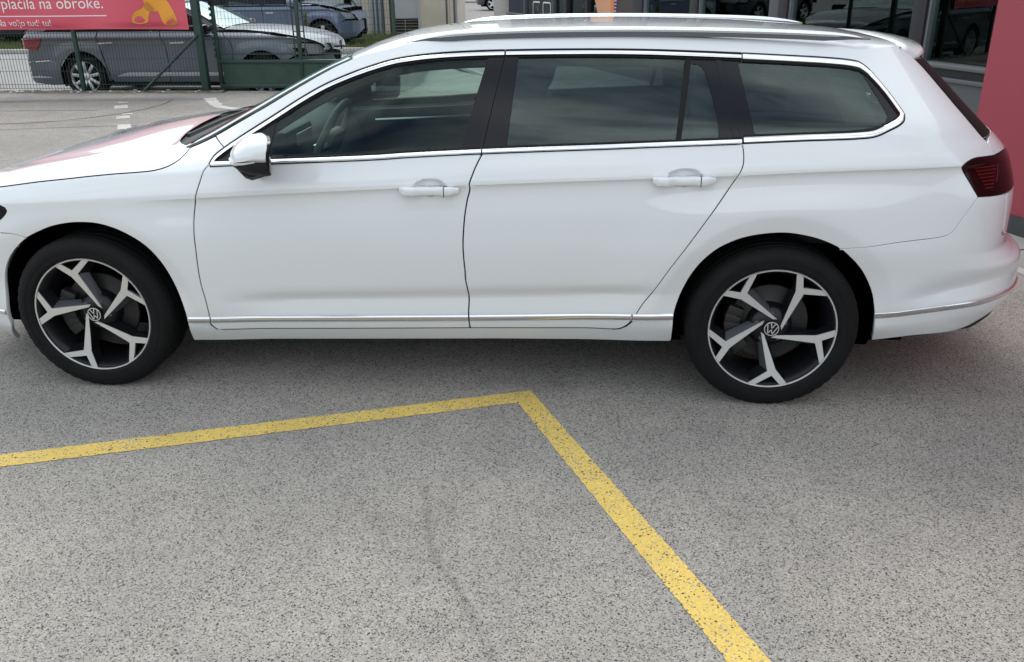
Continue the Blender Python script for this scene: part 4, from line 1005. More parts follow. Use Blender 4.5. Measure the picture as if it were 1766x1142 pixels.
# ---- wheels
def wheel(x, y, sgn, rot, steer=0.0):
    """sgn -1: outer face towards -y"""
    Rr = .249; RT = .334
    prof = [(.2470, .094), (.2500, .1055), (.2560, .1125), (.2600, .1138), (.2605, .1152), (.2635, .1156), (.272, .1165), (.2830, .1165), (.2836, .1178), (.2880, .1177), (.2886, .1162), (.298, .1155), (.316, .1085), (.3265, .097), (.3315, .087)]
    tread = []
    for yy, d in ((.078, 0), (.070, 0), (.069, -.007), (.061, -.007), (.060, 0), (.030, .0), (.029, -.008), (.019, -.008), (.018, 0), (-.018, 0), (-.019, -.008), (-.029, -.008), (-.030, 0), (-.060, 0), (-.061, -.007), (-.069, -.007), (-.070, 0), (-.085, 0)):
        tread.append((RT + d, yy))
    prof = prof + tread + [(.329, -.094), (.31, -.109), (.27, -.113), (.24, -.10), (.225, -.09)]
    rim = [(.2375, .098), (.2485, .1005), (Rr, .1035), (.2460, .1060), (.2430, .1000), (.238, .094), (.228, .080), (.216, .05), (.214, -.09), (.235, -.105), (.24, -.10)]
    W = lathe('wheel', [(r, -a) for r, a in rim], WBLACK, None, 96); onto(W)
    lipm = [(.2485, .100), (.2495, .104), (.2472, .1072), (.2435, .1066), (.2420, .1035)]
    kids = [lathe('tyre', [(r, -a) for r, a in prof], RUBBER, None, 144), lathe('rim_lip', [(r, -a - .0006) for r, a in lipm], SILVER, None, 96)]
    # shoulder ribs of the tread
    tm = kids[0].data; co = [v.co for v in tm.vertices]
    for k, v in enumerate(tm.vertices):
        ring, sgm = divmod(k, 144)
        if ring in (12, 13, 14) and sgm % 3 == 0: v.co.x *= .9915; v.co.z *= .9915
    # spokes
    face = [(-.152, -.070), (-.098, -.112), (.124, -.697), (.330, -.945), (.2300, -.975), (.07, -.803), (-.232, -.978), (-.336, -.950), (-.004, -.730)]
    base = [(-.16, -.02), (-.02, -.13), (.145, -.70), (.345, -.905), (.21, -.955), (.07, -.82), (-.215, -.965), (-.375, -.905), (-.105, -.70)]
    flank = [(-.215, -.02), (-.150, -.072), (.004, -.735), (-.319, -.921), (-.405, -.87), (-.135, -.655)]
    for k in range(5):
        a = R(72 * k + rot); ca, sa = math.cos(a), math.sin(a)
        rt = lambda q: ((q[0] * ca - q[1] * sa) * .2500, (q[0] * sa + q[1] * ca) * .2500)
        def dep(q):   # dished face, shallower at the rim
            r = math.hypot(*q) / 1.0; return -.080 - .0235 * min(1, r) ** 1.4
        for nm, poly, m_, d0, d1 in (('spoke_face', face, SILVER, 0.0, .012), ):
            bm = bmesh.new(); pd = densify(poly, .08)
            A = [bm.verts.new((rt(q)[0], dep(q), rt(q)[1])) for q in pd]
            cc = np.mean(np.array(pd), 0); B = [bm.verts.new((rt(q)[0], dep(q) + d1, rt(q)[1])) for q in pd]
            n = len(pd)
            for i in range(n): bm.faces.new((A[i], A[(i + 1) % n], B[(i + 1) % n], B[i]))
            cv_, ce_, cf_, *_ = delaunay_2d_cdt([Vector(q) for q in pd], [(i, (i + 1) % n) for i in range(n)], [], 1, 1e-7)
            for t3 in cf_:
                if len(cv_) == n: bm.faces.new([A[i] for i in t3])
            kids.append(bm_obj(nm, bm, m_))
        # body behind: slopes from the face edge down to a wider foot
        bm = bmesh.new(); n = len(face)
        A = [bm.verts.new((rt(q)[0], dep(q) + .004, rt(q)[1])) for q in face]; B = [bm.verts.new((rt(q)[0], dep(q) + .052, rt(q)[1])) for q in base]
        for i in range(n): bm.faces.new((A[i], A[(i + 1) % n], B[(i + 1) % n], B[i]))
        kids.append(bm_obj('spoke_body', bm, WBLACK))
        fl = [(-.20, -.03), (-.152, -.068), (.002, -.733), (-.085, -.70)]
        fl = [(-.150, -.072), (.004, -.735), (-.100, -.690), (-.185, -.19)]
        bm = bmesh.new()
        q_ = [bm.verts.new((rt(fl[0])[0], dep(fl[0]) + .003, rt(fl[0])[1])), bm.verts.new((rt(fl[1])[0], dep(fl[1]) + .003, rt(fl[1])[1])), bm.verts.new((rt(fl[2])[0], dep(fl[2]) + .040, rt(fl[2])[1])), bm.verts.new((rt(fl[3])[0], dep(fl[3]) + .036, rt(fl[3])[1]))]
        bm.faces.new(q_); kids.append(bm_obj('spoke_flank', bm, GREYF))
        a2 = a + R(-54)
        cb = Vector((math.cos(a2) * .057, -.062, math.sin(a2) * .057))
        lb = lathe('wheel_bolt', [(0, -.012), (.009, -.012), (.0105, -.006), (.0105, .03)], GREYF, None, 10); lb.location = cb; kids.append(lb)
    kids.append(lathe('hub', [(0, -.078), (.045, -.078), (.075, -.066), (.088, -.045), (.088, 0)], WBLACK, None, 40))
    cap = lathe('hub_cap', [(0, -.0935), (.024, -.0935), (.030, -.091), (.0305, -.07)], WBLACK, None, 40); kids.append(cap)
    kids.append(lathe('cap_ring', [(.0255, -.0938), (.0262, -.0952), (.0285, -.0952), (.0295, -.0935)], SILVER, None, 40))
    # emblem strokes: a V above a W inside the ring
    em = empty if False else None
    bm = bmesh.new(); e0 = math.radians(rot * 0 + CAPROT[0 if x < 1 else 1])
    def stroke(p0, p1, w_=.0017):
        p0, p1 = Vector(p0) * .0255, Vector(p1) * .0255; d = (p1 - p0).normalized(); nn = Vector((-d.y, d.x)) * w_
        q = [p0 + nn, p0 - nn, p1 - nn, p1 + nn]; ce, se = math.cos(e0), math.sin(e0)
        A = [bm.verts.new((v.x * ce - v.y * se, -.0952, v.x * se + v.y * ce)) for v in q]; B = [bm.verts.new((v.co.x, -.093, v.co.z)) for v in A]
        bm.faces.new(A)
        for i in range(4): bm.faces.new((A[i], A[(i + 1) % 4], B[(i + 1) % 4], B[i]))
    for p0, p1 in (((-.36, .93), (0, .12)), ((.36, .93), (0, .12)), ((-.80, .58), (-.36, -.80)), ((-.36, -.80), (0, -.10)), ((0, -.10), (.36, -.80)), ((.36, -.80), (.80, .58))): stroke(p0, p1)
    kids.append(bm_obj('cap_emblem', bm, SILVER))
    kids.append(lathe('brake_disc', [(.05, -.022), (.07, -.022), (.085, -.012), (.155, -.012), (.157, 0), (.05, 0)], DISC, None, 56))
    bm = bmesh.new()
    a0 = R(185 if x < 1 else 190)
    for k in range(6):
        aa = a0 + R(-30 + 12 * k); M_ = Matrix.Rotation(-aa, 4, 'Y'); add_box(bm, .115, .178, -.045, .02, -.02, .02, M_, bevel=.005)
    kids.append(bm_obj('brake_caliper', bm, CALIPER, None, True, 35))
    for c in kids: c.parent = W
    W.location = (x - 0, y, .3285)
    W.rotation_euler = (0, 0, steer if sgn < 0 else math.pi + steer)
    return W
CAPROT = (12, -14)
for x_, y_, sg, rt_ in ((0, -.795, -1, -25), (2.79, -.788, -1, 0.5), (0, .795, 1, 10), (2.79, .788, 1, 33)):
    wheel(x_, y_, sg, rt_, .0066 if x_ == 0 else 0)
# ---- wheel housings and underside
for x0 in (0, 2.79):
    for s_ in (-1, 1):
        bm = bmesh.new(); n = 36; r0 = .412; rows_ = []
        for k in range(n + 1):
            a = R(-35 + 250 * k / n); rows_.append([bm.verts.new((x0 + r0 * math.cos(a), s_ * yy, max(.235, .326 + r0 * math.sin(a)))) for yy in ((.835 if math.sin(a) > .35 else .79), .79, .55)])
        for k in range(n):
            for j in range(2): bm.faces.new((rows_[k][j], rows_[k][j + 1], rows_[k + 1][j + 1], rows_[k + 1][j]))
        bm.faces.new([r_[2] for r_ in rows_])
        onto(bm_obj('wheel_housing', bm, DARK))
und = box('underbody', (-.80, 3.42, -.53, .53, .15, .315), DARK); onto(und)
onto(box('underbody_sill', (.42, 2.40, -.60, .60, .165, .33), DARK)); 
# ---- interior
def sym(name, b, m, bevel=.01, parent=None):
    o = box(name, b, m, None, bevel); onto(o); return o
for s_ in (-1, 1):
    # door cards below the belt
    V = []; xs_ = np.linspace(.60, 3.1, 40)
    rws = [[np.array([x, s_ * (side(x, zBelt(x) - .02) - d), z]) for x in xs_] for d, z in ((.045, 0.0), (.055, 0.0), (.075, 0.0), (.10, 0.0))]
    rws = []
    for d, dz in ((.095, -.028), (.098, -.04), (.10, -.12), (.07, -.16), (.09, -.40), (.10, -.62)):
        rws.append([np.array([x, s_ * (side(x, zBelt(x) - .02) - d), max(zBelt(x) + dz, .82 * sstep(2.25, 2.33, x))]) for x in xs_])
    V, F = loft(rws); onto(mesh_obj('door_lining', V, F, INT_D, smooth=True))
    V, F = loft([[np.array([x, s_ * (side(x, zBelt(x) - .02) - d), zBelt(x) + dz]) for x in xs_] for d, dz in ((.012, -.012), (.06, -.018), (.097, -.028))]); onto(mesh_obj('lining_top', V, F, INT_T, smooth=True))
    cv = [(x, s_ * (side(x, zBelt(x) - .02) - .098), zBelt(x) - .085) for x in np.linspace(.85, 1.45, 14)]
    onto(tube('lining_trim', cv, .009, ALU, seg=6))
    if False: hb = [(1.02, s_ * .765, .93), (1.06, s_ * .745, .945), (1.13, s_ * .742, .948), (1.17, s_ * .765, .935)]
    if False: onto(tube('inner_door_handle', hb, [.005, .007, .007, .005], ALU, seg=8))
    # inner pillar trims
    for q0, q1, w_ in (((1.62, 1.00), (1.74, 1.36), .05), ((2.50, 1.04), (2.46, 1.34), .05), ((3.08, 1.05), (2.98, 1.31), .06)):
        pl = [np.array([q0[0] - w_, s_ * (side(q0[0], q0[1]) - .05), q0[1]]), np.array([q0[0] + w_, s_ * (side(q0[0], q0[1]) - .05), q0[1]]), np.array([q1[0] + w_, s_ * (side(q1[0], q1[1]) - .045), q1[1]]), np.array([q1[0] - w_, s_ * (side(q1[0], q1[1]) - .045), q1[1]])]
        onto(mesh_obj('pillar_trim', pl, [(0, 1, 2, 3)], INT_G))
def seat(x, y, back=2, wdt=.50):
    sym('seat_base', (x - .30, x + .22, y - wdt / 2, y + wdt / 2, .38, .58), INT_D, .06)
    M_ = Matrix.Translation((x + .22, y, .52)) @ Matrix.Rotation(R(18), 4, 'Y')
    bm = bmesh.new(); add_box(bm, -.06, .09, -wdt / 2, wdt / 2, 0, .60, M_, bevel=.05); onto(bm_obj('seat_back', bm, INT_D, None, True, 40))
    bm = bmesh.new(); add_box(bm, -.04, .06, -.13, .13, .62, .80, M_, bevel=.04); onto(bm_obj('headrest', bm, INT_D, None, True, 40))
seat(1.38, -.38); seat(1.38, .38)
for y_ in (-.40, .02, .42): seat(2.22, y_, wdt=.42)
dash = prism('dashboard', [(.30, .55), (.78, .55), (.80, .80), (.74, .96), (.62, 1.0), (.45, .985), (.30, .96)], -.74, .74, INT_D, bevel=.03); onto(dash)
onto(box('instrument_hood', (.66, .80, -.56, -.20, .96, 1.035), INT_D, None, .02))
onto(box('air_vent', (.795, .806, -.12, .12, .86, .90), ALU, None, .002)); onto(box('centre_screen', (.79, .80, -.12, .13, .72, .85), BLACKP, None, .003))
onto(box('centre_console', (.75, 1.6, -.12, .12, .45, .66), INT_D, None, .03)); onto(box('cabin_floor', (.1, 3.5, -.53, .53, .32, .36), INT_D)); onto(box('cabin_floor', (.46, 2.34, -.78, .78, .335, .355), INT_D))
onto(box('parcel_shelf', (2.62, 3.4, -.62, .62, .93, .95), INT_D)); onto(box('load_floor', (2.55, 3.6, -.60, .60, .60, .63), INT_D))
for xa, ya, za, w_, h_, m_ in ((.805, -.60, .90, .10, .035, ALU), (.805, -.60, .85, .10, .03, INT_T), (.805, -.18, .90, .09, .04, ALU), (.81, -.36, .985, .20, .05, INT_T)):
    onto(box('dash_trim', (xa - .006, xa + .004, ya - w_ / 2, ya + w_ / 2, za - h_ / 2, za + h_ / 2), m_, None, .002))
# steering wheel
bm = bmesh.new(); M_ = Matrix.Translation((.93, -.38, .965)) @ Matrix.Rotation(R(-64), 4, 'Y')
pts = [M_ @ Vector((.185 * math.cos(a), .185 * math.sin(a), 0)) for a in np.linspace(0, 2 * math.pi, 33)]
add_tube(bm, pts, .016, 8, False); 
for a in (0, math.pi, math.pi / 2 * 3): add_tube(bm, [M_ @ Vector((0, 0, -.02)), M_ @ Vector((.18 * math.sin(a), .18 * math.cos(a), 0))], .018, 6)
onto(bm_obj('steering_wheel', bm, INT_G, None, True, 60)); 
bm = bmesh.new(); add_box(bm, -.07, .06, -.09, .09, -.03, .02, M_, bevel=.02); onto(bm_obj('steering_hub', bm, INT_G, None, True, 40))
onto(box('interior_mirror', (.965, .985, -.13, .13, 1.19, 1.25), INT_D, None, .01))
for s_ in (-1, 1): onto(box('sun_visor', (1.10, 1.24, s_ * .36 - .18, s_ * .36 + .18, 1.285, 1.30), INT_L, None, .006, M=None))

# ================================================================== fence, gate, banner
GREEN = mat('green_painted_steel', (.018, .045, .036), rough=.45, var=(8, .25))
GREEND = mat('dark_green_sheet', (.020, .050, .032), rough=.5, var=(2.5, .35))
FENCE = empty('mesh_fence', (-6, 9.3, 0)); tag(FENCE, 'green welded wire fence with a red banner hung on it', 'fence')
def under(parent, o): o.parent = parent; o.matrix_parent_inverse = Matrix.Translation(parent.location).inverted(); return o
bm = bmesh.new(); random.seed(3)
for i in range(int(8.2 / .05)):
    x = -12.1 + i * .05
    add_box(bm, x - .0024, x + .0024, 9.298, 9.303, .04, 2.0)
o = under(FENCE, bm_obj('upright_wires', bm, GREEN)); o['kind'] = 'stuff'
for z in (.06, .12, .32, .50, .70, .88, 1.08, 1.30, 1.5, 1.7, 1.9, 1.98):
    under(FENCE, box('cross_wire', (-12.1, -3.95, 9.303, 9.3085, z - .003, z + .003), GREEN))
for x in (-5.855, -8.36, -10.86):
    under(FENCE, box('fence_post', (x - .03, x + .03, 9.24, 9.295, 0, 2.05), GREEN, None, .004))
under(FENCE, tube('brace', [(-3.90, 9.27, .84), (-4.89, 9.25, .012)], .022, GREEN, None, 8))
GP = empty('gate_post', (-3.90, 9.33, 0)); tag(GP, 'thick dark green square post at the left end of the gate', 'post')
under(GP, box('post_shaft', (-3.955, -3.845, 9.275, 9.385, 0, 2.3), GREEN, None, .006)); under(GP, box('post_foot', (-4.0, -3.80, 9.23, 9.43, .0, .02), GREEN))
GATE = empty('sliding_gate', (-2.4, 9.6, 0)); tag(GATE, 'dark green sliding gate with a solid bottom panel and wire mesh above', 'gate')
g1 = -.95
under(GATE, box('bottom_panel', (-3.70, g1, 9.595, 9.605, .09, .43), GREEND))
for z0, z1 in ((.40, .455), (.03, .09), (1.94, 2.0)): under(GATE, box('rail', (-3.78, g1, 9.57, 9.63, z0, z1), GREEN, None, .006))
under(GATE, box('rail', (-3.70, g1, 9.592, 9.608, .530, .545), GREEN)); under(GATE, box('rail', (-2.53, -2.35, 9.59, 9.61, .86, .872), GREEN)); under(GATE, box('rail', (-2.53, -2.35, 9.59, 9.61, 1.22, 1.232), GREEN))
for x, w in ((-3.755, .025), (-2.44, .025), (g1, .025)): under(GATE, box('stile', (x - w, x + w, 9.572, 9.628, .06, 1.97), GREEN, None, .004))
for x in (-2.52, -2.355): under(GATE, box('stile', (x - .009, x + .009, 9.59, 9.61, .44, 1.97), GREEN))
bm = bmesh.new()
for i in range(int((3.70 + g1) / .055)):
    x = -3.68 + i * .055; add_box(bm, x - .0017, x + .0017, 9.588, 9.592, .46, 1.95)
for z in np.arange(.56, 1.95, .10): add_box(bm, -3.70, g1, 9.584, 9.588, z - .0017, z + .0017)
o = under(GATE, bm_obj('wire_mesh', bm, GREEN)); o['kind'] = 'stuff'
# lock strip with round holes beside the gate post
bm = bmesh.new()
for z in np.arange(.5, 1.9, .085):
    add_box(bm, -3.80, -3.775, 9.56, 9.62, z, z + .045)
o = under(GATE, bm_obj('catch_plate', bm, GREEN)); o['kind'] = 'stuff'
under(GATE, box('lock_box', (-3.79, -3.66, 9.55, 9.62, 1.25, 1.42), mat('black_iron', (.01, .012, .012), rough=.5), None, .01))
# banner
def wave(x, z): return .014 * math.sin(x * 2.1 + z * 1.4) + .010 * math.sin(x * 5.3 - z * 3.1) + .022 * math.exp(-((x + 5.85) / .35) ** 2) * math.exp(-((z - 1.05) / .25) ** 2) - .02 * math.exp(-((z - .95) / .05) ** 2) * (1 + math.sin(x * 3.7))
BANR = mat('red_banner_vinyl', (.62, .085, .125), rough=.35, var=(.8, .08))
YB = 9.222
xs_ = np.linspace(-11.9, -4.00, 160); zs2 = np.concatenate([np.linspace(0, .3, 16), np.linspace(.34, 1.32, 24)])
rows = []
for z in zs2:
    rows.append([np.array([x, YB - wave(x, .935 + z), .935 + z - .012 * math.sin(x * 1.3) * (z < .02) - .01 * math.exp(-((x + 6.0) / .5) ** 2) * max(0, 1 - z * 6)]) for x in xs_])
V, F = loft(rows); BAN = mesh_obj('banner', V, F, BANR, smooth=True); tag(BAN, 'red vinyl banner with white lettering and an orange print on the fence', 'banner')
PRW = mat('banner_print_white', (.80, .74, .74), rough=.45); PRO = mat('banner_print_orange', (.72, .30, .03), rough=.45, var=(3, .15)); PRD = mat('banner_print_amber', (.50, .19, .02), rough=.45)
def print_poly(pts, m, name, d=.004):
    bm = bmesh.new(); P_ = densify(pts, .05)
    v2 = [Vector(q) for q in P_]; n = len(P_)
    v, e, f, *_ = delaunay_2d_cdt(v2, [(i, (i + 1) % n) for i in range(n)], [], 1, 1e-6)
    return mesh_obj(name, [(q[0], YB - wave(q[0], q[1]) - d, q[1]) for q in v], [tuple(t) for t in f], m, BAN)
def text_mesh(s, size, right_x, base_z, name):
    c = bpy.data.curves.new(name, 'FONT'); c.body = s; c.size = size; c.align_x = 'RIGHT'; c.resolution_u = 4
    t = bpy.data.objects.new(name, c); col.objects.link(t); bpy.context.view_layer.update()
    me = bpy.data.meshes.new_from_object(t.evaluated_get(bpy.context.evaluated_depsgraph_get())); bpy.data.objects.remove(t); bpy.data.curves.remove(c)
    bm = bmesh.new(); bm.from_mesh(me); bmesh.ops.subdivide_edges(bm, edges=[e for e in bm.edges if e.calc_length() > .12], cuts=3)
    for v in bm.verts:
        x, z = right_x + v.co.x, base_z + v.co.y; v.co = (x, YB - wave(x, z) - .004, z)
    # one object for each word
    seen = set(); comps = []
    for v in bm.verts:
        if v in seen: continue
        st = [v]; seen.add(v); comp = []
        while st:
            a = st.pop(); comp.append(a)
            for e in a.link_edges:
                b = e.other_vert(a)
                if b not in seen: seen.add(b); st.append(b)
        comps.append(comp)
    comps.sort(key=lambda c_: min(v.co.x for v in c_)); words = []; end = -1e9
    for c_ in comps:
        x0, x1 = min(v.co.x for v in c_), max(v.co.x for v in c_)
        if x0 - end > size * .17: words.append([])
        words[-1] += c_; end = max(end, x1)
    if s.startswith('placila'):      # caron over the c
        cc = comps[3]; x0, x1 = min(v.co.x for v in cc), max(v.co.x for v in cc); zt = max(v.co.z for v in cc) + size * .06; xm = (x0 + x1) / 2 + size * .01; h_ = size * .13; w_ = size * .12; t_ = size * .055
        print_poly([(xm, zt), (xm + t_ * .6, zt), (xm + w_, zt + h_), (xm + w_ - t_, zt + h_), (xm, zt + t_ * 1.1), (xm - w_ + t_, zt + h_), (xm - w_, zt + h_), (xm - t_ * .6, zt)], PRW, 'lettering')
    for w_ in words:
        ix = {v: i for i, v in enumerate(w_)}
        mesh_obj(name, [v.co for v in w_], [[ix[v] for v in f.verts] for f in bm.faces if f.verts[0] in ix], PRW, BAN)
    bm.free(); bpy.data.meshes.remove(me)
text_mesh('placila na obroke.', .229, -5.275, 1.236, 'lettering')
text_mesh('Na voljo tudi tu!', .138, -6.13, 0.990, 'lettering')
print_poly([(-8.8, 1.124), (-5.25, 1.124), (-5.25, 1.138), (-8.8, 1.138)], PRW, 'underline')
# orange print: rounded limbs rising out of the frame
print_poly(catmull([(-4.86, 1.03), (-4.80, 1.01), (-4.70, 1.012), (-4.63, 1.04), (-4.60, 1.13), (-4.56, 1.19), (-4.50, 1.17), (-4.46, 1.20), (-4.42, 1.10), (-4.38, 1.0), (-4.30, .985), (-4.20, .99), (-4.17, 1.03), (-4.19, 1.14), (-4.26, 1.30), (-4.36, 1.45), (-4.5, 1.62), (-4.64, 1.55), (-4.66, 1.40), (-4.64, 1.28), (-4.70, 1.22), (-4.80, 1.18), (-4.86, 1.10), (-4.865, 1.05)], .03), PRO, 'orange_print')
print_poly(catmull([(-4.66, 1.27), (-4.60, 1.32), (-4.52, 1.25), (-4.50, 1.17), (-4.57, 1.19), (-4.62, 1.20)], .03), PRD, 'orange_shade', .0065)
print_poly(catmull([(-4.37, 1.0), (-4.30, .987), (-4.20, .993), (-4.185, 1.06), (-4.24, 1.03), (-4.33, 1.02)], .03), PRD, 'orange_shade', .0065)
# litter and soil along the fence foot
DIRT = mat('dirt_strip', (.13, .115, .095), rough=1, var=(9, .45), bump=(30, .6))
rows = []
for x in np.linspace(-12, -3.6, 120):
    w = .06 + .05 * random.random(); rows.append([np.array([x, 9.30 - w - .05, .003]), np.array([x, 9.30 - w / 2, .014 + .018 * random.random()]), np.array([x, 9.33, .02 + .012 * random.random()]), np.array([x, 9.44, .006])])
V, F = loft(rows); o = mesh_obj('soil_strip', V, [f[::-1] for f in F], DIRT, smooth=True); o['kind'] = 'structure'
PAPER = mat('litter_white', (.6, .58, .54), rough=.8)
bm = bmesh.new()
for i in range(70):
    x = random.uniform(-8, -3.7); y = random.uniform(9.12, 9.4); s = random.uniform(.006, .028)
    M_ = Matrix.Translation((x, y, .012 + s * .4)) @ Matrix.Rotation(random.uniform(0, 3), 4, 'Z') @ Matrix.Rotation(random.uniform(-.4, .4), 4, 'X')
    add_box(bm, -s, s, -s * .6, s * .6, -s * .3, s * .3, M_)
o = bm_obj('litter', bm, PAPER); tag(o, 'white scraps and pebbles scattered along the fence foot', None, None, 'stuff')

# ================================================================== cars behind the fence
def bg_car(spec):
    """smaller car built from pressed panels over its own side surface; local x from the tail, front to +x, near side at y = 0"""
    Ln, H = spec['L'], spec['H']; W = spec['W']; zb, zc = spec['belt'], spec['crease']; T = spec['tuck']
    def sidey(x, z):
        kn = [.10, .22, .42, zc - .03, zc, zb(x), zb(x) + .03, H]; v = [.10, .055, .015, .012, 0.0, spec['shoulder'], spec['shoulder'] + .02, spec['roof_in']]
        y = hermite(z, kn, v)
        c = max(0, (spec['rc'] - x) / spec['rc']); y += (W * .5) * (1 - max(0, 1 - c ** 3) ** .45) if c > 0 else 0
        x0 = Ln - spec['fc']; c = max(0, (x - x0) / spec['fc']); y += (W * .5) * (1 - max(0, 1 - c ** 2.6) ** .5) if c > 0 else 0
        for wx in spec['wheels']:
            r = math.hypot(x - wx, z - spec['wr']); y -= .022 * (1 - sstep(spec['ar'] + .03, spec['ar'] + .28, r)) * (1 - sstep(zc - .15, zc - .02, z))
        return y
    S = lambda x, z: np.array([x, sidey(x, z), z])
    def Nn(x, z, h=.004):
        a = S(x + h, z) - S(x - h, z); b = S(x, z + h) - S(x, z - h); n = np.cross(a, b); return n / max(1e-9, np.linalg.norm(n))
    gx = list(np.arange(.01, .3, .03)) + list(np.arange(.3, Ln - .4, .07)) + list(np.arange(Ln - .4, Ln, .03))
    gz = [.2, .25, .3, .36, .42, .5, .58, .66] + list(np.arange(zc - .16, zc + .02, .02)) + list(np.arange(zc + .02, 1.2, .025))
    grid = [(x + random.uniform(-.003, .003), z) for x in gx for z in gz]
    root = empty(spec['name']); fl = lambda VFN: ([np.array([v[0], W - v[1], v[2]]) for v in VFN[0]], [f[::-1] for f in VFN[1]], [np.array([n[0], -n[1], n[2]]) for n in VFN[2]])
    def panel(nm, poly, m, off=0.0, far=True, parent=None, inset=.003):
        VFN = sheet(poly, S, Nn, grid, inset=inset, off=off, flange=.02); o = mesh_obj(nm, *VFN[:2], m, parent or root, normals=VFN[2])
        if far: f = fl(VFN); mesh_obj(nm, f[0], f[1], m, root, normals=f[2])
        return o
    out = {'root': root, 'panel': panel, 'S': S, 'N': Nn, 'grid': grid, 'sidey': sidey}
    # arches
    def arch(wx, a0, a1, n=22): return [(wx + spec['ar'] * math.cos(a), spec['wr'] + spec['ar'] * math.sin(a)) for a in np.linspace(a0, a1, n)]
    out['arch'] = arch
    # top skins from the centre profile
    def skin(nm, prof, m, inset=.0, crown=.02, parent=None):
        rows = []
        for x, z, w0 in prof:
            rows.append([np.array([x + (1 - abs(u)) ** 1.5 * 0, W / 2 + u * (W / 2 - w0), z + crown * (1 - u * u)]) for u in np.linspace(-1, 1, 13)])
        V, F = loft(rows); return mesh_obj(nm, V, F, m, parent or root, smooth=True)
    out['skin'] = skin
    # wheels
    for wx in spec['wheels']:
        for near in (True, False):
            r = spec['wr']; y = .075 if near else W - .075
            wh = lathe('wheel', [(r * .66, -.02), (r * .70, -.055), (r * .73, -.062), (r * .735, -.05), (r * .70, .10)], spec['rim'], root, 40); wh.location = (wx, y, r); 
            if not near: wh.rotation_euler = (0, 0, math.pi)
            lathe('tyre', [(r * .70, -.05), (r * .78, -.07), (r * .93, -.066), (r, -.045), (r, .13), (r * .9, .15)], RUBBER, wh, 40)
            lathe('wheel_back', [(0, .03), (r * .7, .03)], DARK, wh, 24)
            ns = spec['spokes']
            for k in range(ns):
                a = 2 * math.pi * k / ns + .2; M_ = Matrix.Rotation(-a, 4, 'Y'); bm = bmesh.new(); add_box(bm, r * .16, r * .70, -.045, -.02, -r * spec['sw'], r * spec['sw'], M_, bevel=.004)
                for v in bm.verts: v.co.y += .022 * (1 - min(1, math.hypot(v.co.x, v.co.z) / (r * .7)))
                bm_obj('spoke', bm, spec['rim'], wh, True, 35)
            lathe('hub', [(0, -.035), (r * .15, -.035), (r * .22, -.02), (r * .22, .03)], spec['rim'], wh, 24)
            bm = bmesh.new(); n = 20; R_ = spec['ar'] + .005; rr = []
            for k in range(n + 1):
                a = math.pi * 1.24 * k / n - math.pi * .12; yy0, yy1 = (.03, .35) if near else (W - .03, W - .35)
                rr.append((bm.verts.new((wx + R_ * math.cos(a), yy0, max(.16, r + R_ * math.sin(a)))), bm.verts.new((wx + R_ * math.cos(a), yy1, max(.16, r + R_ * math.sin(a))))))
            for k in range(n): bm.faces.new((rr[k][0], rr[k][1], rr[k + 1][1], rr[k + 1][0]))
            bm.faces.new([q[1] for q in rr]); bm_obj('wheel_housing', bm, DARK, root)
    box('underbody', (.25, Ln - .3, .25, W - .25, .19, .45), DARK, root)
    return out
def seg(a, b, n=2): return [(a[0] + (b[0] - a[0]) * i / n, a[1] + (b[1] - a[1]) * i / n) for i in range(n + 1)]
# ---- grey estate
GREYM = mat('grey_metallic_paint', (.125, .145, .17), rough=.4, metal=.3, coat=.5)
PLATEW = mat('pale_metal', (.6, .62, .64), rough=.3, metal=.6)
ALLOY = mat('alloy_silver', (.55, .56, .57), rough=.35, metal=.7)
G_BG = glass('parked_car_glass', (.16, .19, .19), refl=.55)
g = bg_car(dict(name='grey_estate_car', L=5.0, H=1.48, W=1.86, belt=lambda x: 1.02 - .02 * sstep(3.2, 4.6, x) , crease=.925, shoulder=.105, roof_in=.30, tuck=0, rc=.22, fc=.75, wheels=(1.06, 4.02), wr=.335, ar=.40, rim=ALLOY, spokes=9, sw=.075))
G = g['root']; tag(G, 'dark grey metallic estate car parked behind the wire fence, facing right', 'car')
G.location = (-7.13, 9.72, -.15)
A1, A2 = g['arch'](1.06, math.pi * 1.06, -math.pi * .06), g['arch'](4.02, math.pi * 1.06, -math.pi * .06)
bz = 1.02
pn = g['panel']
pn('rear_wing', [A1[4], (.5, .592), (.03, .562), (.02, .72), (.03, .86), (.06, .99), (.22, 1.03)] + seg((.35, 1.02), (1.33, 1.02), 10) + [(1.40, .74), (1.43, .58), (1.47, .42), (1.485, .29), (1.455, .26)] + A1[5:][::-1], GREYM)
pn('rear_bumper', A1[:5] + [(.5, .585), (.03, .55), (.015, .45), (.05, .36), (.18, .24), (.45, .205), (.64, .21)], GREYM)
pn('rear_door', [(1.35, 1.02), (1.42, .72), (1.45, .56), (1.49, .40), (1.50, .30)] + seg((1.55, .255), (2.46, .255), 6) + [(2.49, .5), (2.47, .8), (2.40, .95), (2.36, 1.02)] + seg((2.2, 1.02), (1.5, 1.02), 4), GREYM)
pn('front_door', [(2.37, 1.02), (2.41, .95), (2.48, .8), (2.50, .5), (2.47, .255)] + seg((2.6, .255), (3.48, .255), 6) + [(3.53, .5), (3.56, .72), (3.52, .88), (3.40, 1.0)] + seg((3.3, 1.01), (2.5, 1.02), 5), GREYM)
pn('sill', seg((1.48, .25), (3.60, .25), 8) + seg((3.58, .19), (1.5, .19), 8), BLACKP)
pn('front_wing', [(3.41, 1.0), (3.53, .88), (3.57, .72), (3.54, .5), (3.50, .26)] + A2[:19] + [(4.44, .60), (4.58, .665), (4.44, .81), (4.62, .845), (4.78, .845), (4.6, .90), (4.4, .935), (4.0, .985), (3.7, 1.0)], GREYM)
